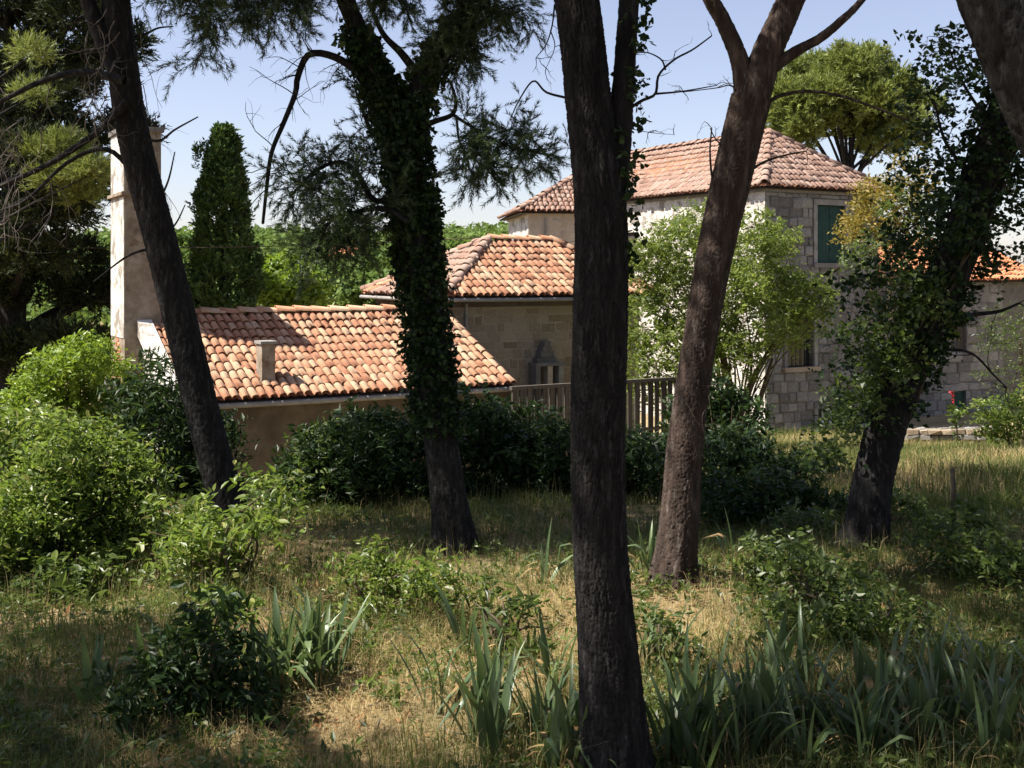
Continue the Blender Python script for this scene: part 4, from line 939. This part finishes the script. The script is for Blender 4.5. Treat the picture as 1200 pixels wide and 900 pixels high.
# cypress
rng = np.random.default_rng(112)
cyY = 28.; cb = P(262, 370, cyY); cz = float(G(cb[0], cb[1])); cyp = thing('cypress_tree', 'dense pointed cypress standing behind the low house', 'tree', (cb[0], cb[1], cz))
part('trunk', tube([[cb[0], cyY, cz - .2], [cb[0], cyY, 2.5], [cb[0], cyY, 6.0]], [.16, .12, .03], 10, 20), M['bark'], cyp, True)
g = Geo(); n = 4300; zz = rng.uniform(0, 1, n) ** .8; prof = np.interp(zz, [0, .25, .5, .7, .85, .95, 1.], [.82, .84, .74, .58, .40, .24, .08])
a = rng.uniform(0, 2*np.pi, n); lump_ = 1 + .20 * np.sin(a * 2 + zz * 17 + .7) * np.sin(zz * 31 + a) + .17 * np.sin(a * 4 - zz * 27 + 2) + .05 * np.sin(zz * 60 + a * 3) + .05 * rng.normal(size=n)
rr = prof * lump_ * rng.uniform(.75, 1, n); zt = np.interp(zz, [0, 1], [-.6, 6.50])
S = np.stack([cb[0] + rr * np.cos(a), cyY + rr * np.sin(a), zt - .12], -1); D = nrm(np.stack([np.cos(a) * .45, np.sin(a) * .45, np.ones(n)], -1) + rng.normal(size=(n, 3)) * .25)
leaf_geo(S, D, np.full(n, .22), 13, .095, rng, .45, .0, .2, .5, .3, g=g); part('crown', g, M['cypress'], cyp)
g = Geo(); tt = P(236, 185, cyY); S, D = shell(tt, (.10, .10, .28), 50, rng, .2, -1); leaf_geo(S, nrm(D + Z), np.full(len(S), .2), 12, .08, rng, .42, 0, .2, .5, g=g); part('side_tip', g, M['cypress'], cyp)

# ------------------------------------------------------------------ broadleaf trees and shrubs
def shrub(name, label, cat, blobs, Y, n, size, sh, k, m, rng, asp=.5, up=.5, hexa=False, stems=10, dy=.35, flat=.85, low=-.75, droop=.3, gx=None, second=None, inner=.35, yr=1.0, trunk=None, stem_r=.012):
    cx = np.mean([b[0] for b in blobs]) if gx is None else gx; b0 = P(cx, 500, Y); gz = float(G(b0[0], b0[1]))
    o = thing(name, label, cat, (b0[0], Y, gz))
    part('foliage', leaf_blobs(blobs, Y, n, rng, size, sh, k, asp, flat, up, hexa, low=low, dy=dy, droop=droop, inner=inner, yr=yr), M[m], o)
    if second: part('second_tone_foliage', leaf_blobs(second[1], Y - .2, second[2], rng, size, sh, k, asp, flat, up, hexa, low=low, dy=dy, droop=droop, inner=inner), M[second[0]], o)
    st = Geo(); base = np.array([b0[0], Y, gz])
    for q in range(stems):
        bl = blobs[q % len(blobs)]; e = P(bl[0], bl[1], Y) + rng.normal(size=3) * bl[2] / F * Y * .3; s_ = base + [rng.normal() * .08, rng.normal() * .08, -.05]
        mid = (s_ + e) / 2 + np.array([rng.normal() * .12, rng.normal() * .12, .1]) - np.array([(e - s_)[0] * .2, 0, 0])
        st.addg(tube([s_, mid, e], [stem_r * 1.6, stem_r, stem_r * .4], 5, 12))
    if trunk is not None:
        for pts, r0, r1 in trunk: q = path(pts, Y); st.addg(tube(q, np.linspace(r0, r1, len(q)), 10, 24))
    part('trunk' if trunk is not None else 'stem', st, M['stem'], o, True); return o
rng = np.random.default_rng(120)
shrub('broadleaf_tree', 'yellow green broadleaf tree in front of the main house left wall', 'tree',
      [(790, 285, 34), (825, 268, 34), (770, 320, 34), (760, 375, 36), (800, 340, 40), (850, 330, 30), (890, 300, 34), (905, 340, 40), (935, 350, 32), (880, 380, 40), (850, 420, 34), (780, 410, 34), (835, 375, 34), (915, 285, 22), (950, 375, 22), (745, 420, 26), (930, 395, 26), (870, 270, 24), (750, 300, 20), (800, 450, 26), (760, 455, 24), (840, 300, 22), (960, 350, 14), (815, 395, 26)],
      24., 3900, .10, .34, 9, 'leaf_tree', rng, .40, .45, stems=19, dy=.7, flat=.8, gx=862, trunk=[([(862, 560), (860, 490), (850, 430), (835, 380)], .14, .05), ([(862, 500), (885, 440), (915, 395), (945, 375)], .09, .025), ([(858, 490), (820, 440), (780, 400)], .08, .025), ([(868, 540), (890, 470), (905, 420)], .08, .03)], stem_r=.02)
shrub('golden_shrub', 'golden leaved small tree beside the green shutter', 'tree', [(1060, 205, 20), (1045, 225, 24), (1025, 240, 22), (1018, 264, 18), (1070, 240, 24), (1030, 265, 24), (1060, 275, 22), (1000, 280, 10), (1085, 215, 14)],
      20., 700, .075, .28, 8, 'leaf_gold', rng, .5, .45, stems=9, dy=.4, gx=1045, second=('leaf_mid', [(1040, 250, 26), (1060, 290, 30), (1020, 290, 26), (1075, 255, 24), (1000, 310, 26)], 260), trunk=[([(1045, 560), (1048, 450), (1042, 330), (1035, 270)], .07, .02)])
shrub('grey_green_tree', 'grey green feathery tree at the right edge before the annex', 'tree', [(1190, 385, 28), (1175, 410, 22), (1200, 430, 30), (1175, 450, 18), (1215, 390, 34)], 25., 420, .07, .3, 9, 'leaf_mid', rng, .3, .4, stems=8, gx=1200, trunk=[([(1205, 540), (1200, 460), (1195, 400)], .08, .03)])
shrub('edge_shrub', 'sunlit leafy shrub at the right edge of the clearing', 'shrub', [(1160, 485, 18), (1185, 480, 22), (1180, 505, 22), (1205, 500, 26), (1160, 505, 14), (1195, 470, 16), (1215, 520, 26)], 22., 500, .08, .25, 8, 'leaf_bright', rng, .6, .6, stems=7)
# dark hedge bushes in the middle
rng = np.random.default_rng(121)
shrub('laurel_bush', 'dark glossy bush with left side coloured greener as if lit, before the low house wall', 'bush', [(380, 545, 46), (415, 535, 50), (450, 530, 50), (475, 560, 46), (365, 580, 42), (410, 585, 52), (450, 590, 50), (495, 590, 40), (430, 510, 34), (490, 520, 40)], 14., 2300, .085, .28, 9, 'leaf_dark', rng, .38, .45, dy=.35, second=('leaf_mid', [(368, 530, 24), (362, 560, 22), (385, 520, 24), (400, 540, 22)], 130))  # greener second leaves on the left paint in its lit side
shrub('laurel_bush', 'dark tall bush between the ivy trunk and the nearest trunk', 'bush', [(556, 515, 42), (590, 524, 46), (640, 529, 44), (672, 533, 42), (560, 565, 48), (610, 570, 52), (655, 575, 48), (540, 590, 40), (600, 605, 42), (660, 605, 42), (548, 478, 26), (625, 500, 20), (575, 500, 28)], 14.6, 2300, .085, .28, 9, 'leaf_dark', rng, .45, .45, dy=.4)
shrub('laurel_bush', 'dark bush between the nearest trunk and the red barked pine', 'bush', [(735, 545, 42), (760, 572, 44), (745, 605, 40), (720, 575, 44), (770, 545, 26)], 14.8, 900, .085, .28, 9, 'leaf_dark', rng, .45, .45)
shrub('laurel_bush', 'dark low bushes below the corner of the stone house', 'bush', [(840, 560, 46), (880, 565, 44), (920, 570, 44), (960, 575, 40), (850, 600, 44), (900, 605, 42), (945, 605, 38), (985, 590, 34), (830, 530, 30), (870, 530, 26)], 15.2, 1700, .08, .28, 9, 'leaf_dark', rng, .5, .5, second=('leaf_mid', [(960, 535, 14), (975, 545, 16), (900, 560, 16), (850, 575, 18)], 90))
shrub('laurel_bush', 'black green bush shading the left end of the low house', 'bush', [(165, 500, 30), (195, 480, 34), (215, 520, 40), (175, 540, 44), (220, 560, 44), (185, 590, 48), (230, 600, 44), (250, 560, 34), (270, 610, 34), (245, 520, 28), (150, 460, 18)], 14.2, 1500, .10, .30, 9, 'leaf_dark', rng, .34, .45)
shrub('oleander', 'slender leaved shoots in front of the white parapet', 'shrub', [(195, 425, 18), (210, 435, 16), (165, 465, 20), (185, 480, 22), (205, 470, 16)], 14.6, 130, .11, .30, 8, 'leaf_dark', rng, .26, .4, stems=8, gx=190)
shrub('low_scrub', 'low dark scrub in shade right of the red barked pine', 'scrub', [(845, 600, 26), (880, 588, 30), (920, 592, 30), (960, 598, 28), (860, 625, 22), (905, 620, 24), (945, 625, 22), (985, 610, 20), (835, 575, 22)], 13.0, 1100, .07, .28, 9, 'leaf_dark', rng, .5, .5, second=('leaf_mid', [(875, 580, 18), (935, 590, 16), (960, 615, 14)], 70))
shrub('laurel_bush', 'dark bush at the foot of the yellow green broadleaf tree', 'bush', [(815, 485, 22), (838, 470, 30), (870, 490, 28), (820, 510, 34), (860, 520, 34), (805, 520, 24)], 20.5, 900, .10, .3, 9, 'leaf_dark', rng, .5, .5)
# bright vegetation on the left
rng = np.random.default_rng(122)
shrub('hedge_bush', 'bright lime green bush left of the tall chimney base', 'bush', [(120, 415, 26), (95, 430, 30), (70, 445, 32), (110, 455, 36), (45, 440, 24), (60, 480, 40), (100, 495, 42), (30, 470, 30), (125, 500, 34), (30, 510, 42)], 17.2, 2400, .075, .26, 9, 'leaf_hedge', rng, .5, .55, dy=.4)
shrub('leafy_shrub', 'big sunlit leafy shrub filling the left edge', 'shrub', [(30, 560, 52), (80, 550, 46), (125, 565, 40), (20, 610, 56), (75, 600, 50), (125, 610, 34), (40, 660, 56), (95, 650, 44), (140, 650, 22), (10, 530, 40), (105, 525, 28), (-10, 690, 50), (150, 570, 16), (60, 515, 20), (165, 615, 16)], 11.0, 3500, .062, .36, 10, 'leaf_bright', rng, .42, .6, hexa=True, dy=.3, inner=.2, stems=16)
shrub('leafy_shrub', 'shaded lower shrub at the left edge beneath the bright one', 'shrub', [(30, 710, 48), (80, 700, 44), (0, 750, 40), (60, 745, 40), (115, 690, 34), (105, 730, 26)], 10.2, 1000, .08, .28, 8, 'leaf_mid', rng, .42, .55, hexa=True)
shrub('elder_sapling', 'fresh green sapling with long shoots before the leaning trunk', 'sapling', [(305, 590, 14), (325, 570, 11), (275, 612, 15), (240, 632, 17), (205, 632, 15), (178, 622, 12), (295, 622, 15), (255, 655, 18), (220, 662, 17), (185, 650, 14), (318, 602, 9)], 9.9, 250, .074, .40, 11, 'leaf_bright', rng, .42, .65, hexa=True, stems=12, gx=262, droop=.4)
shrub('low_shrub', 'low light green shrub in the sunny grass left of centre', 'shrub', [(430, 690, 26), (465, 700, 28), (495, 690, 22), (420, 720, 26), (450, 735, 28), (480, 725, 22), (405, 745, 22), (520, 665, 18), (500, 670, 16), (425, 675, 18)], 9.3, 520, .058, .30, 10, 'leaf_bright', rng, .38, .65, hexa=True, gx=450)
shrub('dark_shrub', 'shadowed dark shrub with upright shoots in the near left foreground', 'shrub', [(190, 800, 30), (235, 790, 34), (275, 810, 32), (215, 850, 40), (265, 860, 40), (300, 850, 26), (180, 860, 28), (245, 745, 22), (255, 720, 16), (230, 900, 44), (290, 900, 34), (175, 910, 30)], 6.9, 640, .072, .22, 9, 'leaf_dark', rng, .36, .5, hexa=True, stems=14, gx=235, dy=.2, droop=.1)
shrub('small_sapling', 'little sunlit sapling above the dark foreground shrub', 'sapling', [(255, 712, 16), (240, 728, 14), (270, 725, 14), (262, 695, 10)], 7.4, 60, .065, .16, 7, 'leaf_bright', rng, .5, .6, hexa=True, stems=4, gx=252)
shrub('wild_shrub', 'open twiggy shrub in half shade right of the red barked pine', 'shrub', [(920, 680, 26), (945, 700, 30), (910, 715, 26), (975, 715, 28), (1010, 700, 26), (1035, 715, 22), (930, 745, 32), (970, 750, 32), (1005, 735, 24), (895, 690, 16), (935, 655, 18), (900, 740, 20)], 8.7, 560, .052, .24, 9, 'leaf_mid', rng, .6, .5, hexa=True, gx=955, stems=14, droop=.15)
shrub('wild_shrub', 'shaded scrub at the right edge below the lone post', 'shrub', [(1150, 650, 26), (1185, 655, 30), (1140, 690, 26), (1180, 700, 30), (1205, 680, 30), (1110, 640, 18)], 10., 520, .06, .24, 9, 'leaf_mid', rng, .5, .5, hexa=True)
shrub('wild_shrub', 'scrubby green growth round the foot of the ivy clad tree', 'shrub', [(1060, 610, 26), (1085, 625, 24), (960, 630, 26), (985, 640, 22), (1040, 640, 22), (930, 620, 22)], 11.9, 520, .06, .22, 9, 'leaf_mid', rng, .5, .55)
shrub('thistle_plant', 'dark drooping weed stalks in the sunny grass near the centre', 'weed', [(560, 715, 12), (590, 712, 14), (620, 718, 12), (600, 735, 16), (575, 740, 12), (640, 735, 12)], 8.4, 60, .085, .22, 7, 'leaf_mid', rng, .30, .3, hexa=True, stems=8, gx=600, droop=.7)
shrub('weed_clump', 'wispy green weed clump right of the nearest trunk', 'weed', [(775, 720, 14), (790, 740, 14), (760, 740, 16)], 7.9, 50, .06, .2, 8, 'leaf_mid', rng, .3, .4, hexa=True, stems=5)
# hillside trees behind the roofs
rng = np.random.default_rng(123)
labels = ['rounded bright bush directly right of the cypress', 'yellow green bush under the hanging pine boughs', 'pale green hillside tree below the far red roof', 'green tree left of the ivy trunk above the ridge', 'bushy hillside tree just left of the hipped roof', 'green bush between leaning trunk and cypress', 'darker tree showing between chimney and cypress', 'rounded tree crest left of the middle roof peak', 'distant tree crown behind the ivy trunk']
spots = [(325, 325, 26, 33), (350, 345, 26, 34), (395, 335, 28, 45), (430, 330, 26, 48), (445, 345, 22, 40), (205, 330, 26, 36), (212, 300, 24, 50), (520, 300, 18, 60), (470, 305, 24, 56)]
for (x, y, R, Y), lb in zip(spots, labels):
    shrub('hillside_tree', lb, 'tree', [(x + rng.normal() * R * .5, y + rng.normal() * R * .35, R * rng.uniform(.6, .9)) for q in range(6)] + [(x, y + R, R)], Y, 900, .10 + .0025 * Y, .4, 7, 'leaf_hedge' if Y < 35 else 'far_leaf', rng, .6, .5, stems=5, dy=.8, gx=x, stem_r=.04)
g = Geo(); n = 1500
ya = rng.uniform(60, 165, n); xa = rng.uniform(-.62, .1, n) * ya; za = G(xa, ya)
for q in range(n):
    R = rng.uniform(.9, 2.0); S, D = shell((xa[q], ya[q], za[q] + R * .5), (R, R, R), 17, rng, .6, -.2)
    leaf_geo(S, nrm(D + Z * .3), np.full(len(S), .6), 4, .55, rng, .6, .2, .5, .7, .3, g=g)
part('hillside_wood', g, M['far_leaf'], None, kind='stuff', label='green scrub wood covering the far hillside')['category'] = 'wood'

# hollyhock by the low stone wall
rng = np.random.default_rng(124)
hb_ = P(1122, 512, 26.5); hz = float(G(hb_[0], hb_[1])); hol = thing('hollyhock', 'tall flower stalk with red blossom before the annex', 'flower', (hb_[0], 26.5, hz))
tp = P(1116, 460, 26.5); part('stalk', tube([[hb_[0], 26.5, hz], (np.array([hb_[0], 26.5, hz]) + tp) / 2 + [.04, 0, 0], tp], [.02, .016, .01], 6, 12), M['leaf_mid'], hol, True)
for t in (1.0, .93, .86): 
    c = np.array([hb_[0], 26.5, hz]) * (1 - t) + tp * t; S, D = shell(c, (.02, .02, .02), 5, rng, .1, -1); part('blossom', leaf_geo(S, D, np.full(len(S), .02), 2, .05, rng, .9, 0, .2, .7), M['red_petal'], hol)
S = np.array([hb_[0], 26.5, hz]) + (tp - np.array([hb_[0], 26.5, hz])) * rng.uniform(.1, .8, (26, 1)); part('leaves', leaf_geo(S, rdir(26, rng), np.full(26, .12), 3, .12, rng, .8, .3, .5), M['leaf_mid'], hol)

# ------------------------------------------------------------------ irises
rng = np.random.default_rng(130)
def iris_mesh(name, m, ln, wd, bend, kink, seed):
    r = np.random.default_rng(seed); n = 8; V = []; ang = 0; p = np.array([0., 0., 0.])
    for i in range(n + 1):
        t = i / n; wv = wd * (1 - t ** 2.6) * (.65 + .7 * min(t * 2.2, 1) * .5); a = bend * t * t + (kink * sstep(.5, .72, t) if kink else 0)
        dv = np.array([math.sin(a), 0, math.cos(a)]); nv = np.array([math.cos(a), 0, -math.sin(a)])
        if i: p = p + dv * ln / n
        V += [p + [0, -wv, 0], p + nv * wv * .22, p + [0, wv, 0]]
    f = []
    for i in range(n): f += [[3*i, 3*i+1, 3*i+4, 3*i+3], [3*i+1, 3*i+2, 3*i+5, 3*i+4]]
    return Geo().add(V, f).mesh(name, m, True)
IR = [iris_mesh('iris_leaf%d' % s, M['iris'], l, .027, b_, k_, s) for s, (l, b_, k_) in enumerate([(.56, .2, 0), (.62, .4, 0), (.48, .15, 0), (.60, .7, 0), (.52, .25, 1.6), (.64, .5, 1.9), (.44, .5, 0), (.58, 1.1, 0)])]
IRD = [iris_mesh('dry_iris_leaf%d' % s, M['iris_dry'], l, .013, b_, k_, s) for s, (l, b_, k_) in enumerate([(.40, 1.2, .8), (.36, .9, 1.4)])]
def iris(label, px, py, wpx, n, Y=None, hs=1.0, dry=.13):
    Yb = Y or CAMZ * F / (py - HY); base = P(px, py, Yb); o = thing('iris_clump', label, 'iris', (base[0], base[1], float(G(base[0], base[1]))), 'iris clumps in the grass')
    half = wpx / 2 / F * Yb; fans = max(1, n // 6)
    for q in range(fans):
        fx = base[0] + rng.uniform(-half, half); fy = base[1] + rng.normal() * .18; fz = float(G(fx, fy)) - .02; az = rng.uniform(0, math.pi)
        for k in range(6):
            s = rng.uniform(.75, 1.2) * hs; lean = (k - 2.5) / 2.5 * .34 + rng.normal() * .14
            isd = rng.random() < dry; me = IRD[rng.integers(2)] if isd else IR[rng.choice(8, p=[.15, .15, .13, .15, .13, .11, .08, .10])]
            Mx = Matrix.Translation((fx + math.cos(az) * (k - 2.5) * .014, fy + math.sin(az) * (k - 2.5) * .014, fz)) @ Matrix.Rotation(az, 4, 'Z') @ Matrix.Rotation(lean, 4, 'Y') @ Matrix.Rotation(rng.normal() * .10 , 4, 'X') @ Matrix.Rotation(0 if lean > 0 else math.pi, 4, 'Z') @ Matrix.Diagonal((s, s * rng.uniform(.6, 1.15), s, 1))
            put('leaf', me, o, Mx)
for a in (('sunlit iris clump right of the dark foreground shrub', 345, 808, 80, 96, None, 1.05), ('sunlit iris fan at right end of the lit clump row', 375, 790, 36, 24), ('iris clump half hidden behind the dark foreground shrub', 205, 800, 50, 42), ('lone shaded iris in the lower left grass', 95, 830, 26, 12),
          ('dense iris clump at the left foot of the nearest trunk', 655, 880, 60, 66), ('upright iris clump in front of the sunny grass, left of nearest trunk', 585, 870, 56, 48), ('thin iris fan standing among dry grass left of centre', 515, 835, 30, 12), ('pale iris fan between the dry grass and the nearest trunk', 630, 800, 60, 24, None, .9),
          ('iris clump close right of the nearest trunk base', 790, 885, 50, 48), ('dark iris clump right of the nearest trunk', 850, 880, 70, 60), ('tangled iris clump at bottom right of centre', 920, 885, 70, 60), ('arching pale iris clump in the lower right', 1000, 885, 80, 60), ('tall iris clump with bent leaves in the lower right', 1070, 870, 70, 54), ('iris clump at the lower right corner', 1160, 880, 80, 54), ('shaded iris row behind the lower right clumps', 960, 830, 160, 60), ('shaded iris group behind the corner clumps', 1120, 820, 120, 42),
          ('small iris tuft at the shade edge left of the nearest trunk', 655, 690, 40, 18), ('small iris tuft left of the red barked pine foot', 755, 685, 20, 12), ('iris tuft in shade right of the red barked pine', 853, 655, 14, 6), ('iris fan beside the weeds right of the nearest trunk', 765, 790, 50, 24), ('sparse iris fan in the mid sunny grass', 545, 770, 40, 12)):
    iris(*a)

# ------------------------------------------------------------------ grass
rng = np.random.default_rng(140)
def blades(x, y, h, wd, rng, lean=.35, head=False):
    n = len(x); z = G(x, y) - .01; a = rng.uniform(0, 6.283, n); b_ = rng.uniform(0, 6.283, n); l = np.abs(rng.normal(size=n)) * lean
    bx = np.stack([np.cos(b_), np.sin(b_), np.zeros(n)], -1) * (wd / 2)[:, None]; lv = np.stack([np.cos(a), np.sin(a), np.zeros(n)], -1)
    p0 = np.stack([x, y, z], -1); p1 = p0 + lv * (h * l * .30)[:, None] + Z * (h * .55)[:, None]; p2 = p0 + lv * (h * l)[:, None] + Z * (h * np.clip(1 - l * .35, .3, 1))[:, None]
    V = np.stack([p0 - bx, p0 + bx, p1 - bx * .75, p1 + bx * .75, p2], -2).reshape(-1, 3); i = np.arange(n)[:, None] * 5
    return Geo().add(V, i + [0, 1, 3, 2]).add(np.zeros((0, 3)), np.zeros((0, 3))) if False else _two(V, i)
def _two(V, i):
    g = Geo(); g.V.append(V); g.n = len(V); g.F[4] = [i + [0, 1, 3, 2]]; g.F[3] = [i + [2, 3, 4]]; return g
def field(n, y0, y1, pw=1.6):
    y = y0 + (y1 - y0) * rng.uniform(0, 1, n) ** pw; x = rng.uniform(-.56, .56, n) * y; return x, y
def patch(x, y, f, s): return np.sin(x * f + s) * np.cos(y * f * 1.3 + s * 2) + .6 * np.sin(x * f * 2.3 - y * f * 1.9 + s * 3) + .35 * np.sin(x * f * 5.1 + y * f * 4.3)
def sunny(x, y): return np.exp(-(((x + .2) / 2.5) ** 4) - (((y - 8.4) / 2.6) ** 4))
x, y = field(150000, 5.6, 13.5, 1.25); dens = patch(x, y, .9, 1.)
keep = (rng.uniform(-1.5, 1.5, len(x)) < dens + .6) & (rng.uniform(0, 1, len(x)) < .35 + .65 * sunny(x, y)); x, y = x[keep], y[keep]
h = rng.uniform(.04, .19, len(x)) * (1 + .35 * patch(x, y, 1.3, 2)).clip(.4, 1.8); lay = np.where(rng.random(len(x)) < .3, 2.4, 1.0)
part('dry_grass', blades(x, y, h, rng.uniform(.003, .006, len(x)), rng, lay), M['straw'], None, kind='stuff', label='dry straw coloured grass covering the clearing')['category'] = 'grass'
x, y = field(9000, 6.0, 13.5, 1.2); h = rng.uniform(.22, .48, len(x)); kp = patch(x, y, .8, 4.) > 0; part('tall_dry_grass', blades(x[kp], y[kp], h[kp], rng.uniform(.002, .0035, kp.sum()), rng, .55), M['straw'], None, kind='stuff', label='tall thin dry grass stalks standing in the clearing')['category'] = 'grass'
x, y = field(150000, 5.6, 14., 1.2); kp = rng.uniform(-1.2, 1.6, len(x)) < patch(x, y, 1.1, 3.) + .9 * (1 - sunny(x, y)) - .55 * sunny(x, y); x, y = x[kp], y[kp]
part('green_grass', blades(x, y, rng.uniform(.06, .26, len(x)), rng.uniform(.004, .008, len(x)), rng, .7), M['grass'], None, kind='stuff', label='green grass tufts among the dry grass')['category'] = 'grass'
n = 60000; y = rng.uniform(13, 31, n); x = rng.uniform(.18, .56, n) * y; kp = rng.uniform(-2.2, .9, n) < patch(x, y, .6, 5.)
part('meadow_grass', blades(x[kp], y[kp], rng.uniform(.10, .40, kp.sum()), rng.uniform(.010, .018, kp.sum()), rng, .6), M['grass'], None, kind='stuff', label='green meadow grass in the far clearing on the right')['category'] = 'grass'
part('meadow_straw', blades(x[~kp], y[~kp], rng.uniform(.10, .38, (~kp).sum()), rng.uniform(.008, .014, (~kp).sum()), rng, .6), M['straw'], None, kind='stuff', label='dry grass in the far clearing on the right')['category'] = 'grass'
x, y = field(9000, 5.6, 13., 1.1); S = np.stack([x, y, G(x, y) + .012], -1); part('leaf_litter', leaf_geo(S, nrm(rdir(len(x), rng) * [1, 1, .2]), np.full(len(x), .03), 1, .05, rng, .4, 0, .8, .5), M['litter'], None, kind='stuff', label='brown fallen leaves and needles scattered over the ground')['category'] = 'leaf litter'
g = Geo()
for k in range(260):
    y_ = rng.uniform(5.8, 12.5); x_ = rng.uniform(-.5, .5) * y_; a_ = rng.uniform(0, 6.28); q = wander([x_, y_, float(G(x_, y_)) + .02], [math.cos(a_), math.sin(a_), .05], rng.uniform(.15, .7), rng, 4, .25, 0); q[:, 2] = G(q[:, 0], q[:, 1]) + rng.uniform(.01, .05)
    g.addg(tube(q, np.linspace(.006, .003, 5), 4, 7))
part('fallen_twigs', g, M['twig'], None, kind='stuff', label='thin dead twigs lying in the grass')['category'] = 'twigs'
x, y = field(11000, 5.8, 13., 1.15); kp = rng.uniform(-.9, 1.6, len(x)) < patch(x, y, 1.5, 6.) * .8 + .7 * (1 - sunny(x, y)) - .5; S = np.stack([x, y, G(x, y) + .03], -1)[kp]
part('ground_weeds', leaf_geo(S, nrm(rdir(len(S), rng) * [1, 1, .4] + Z * .9), rng.uniform(.10, .32, len(S)), 8, .05, rng, .42, .3, .6, .7, .45), M['leaf_mid'], None, kind='stuff', label='small leafy weeds scattered through the grass')['category'] = 'weeds'
x, y = field(1500, 6.2, 11., 1.1); kp = patch(x, y, 1.2, 9.) > .5; S = np.stack([x, y, G(x, y) + .03], -1)[kp]
part('lit_weeds', leaf_geo(S, nrm(rdir(len(S), rng) * [1, 1, .4] + Z * .8), rng.uniform(.10, .30, len(S)), 9, .045, rng, .5, .3, .6, .7, .4), M['leaf_bright'], None, kind='stuff', label='light green weeds growing in patches in the grass')['category'] = 'weeds'
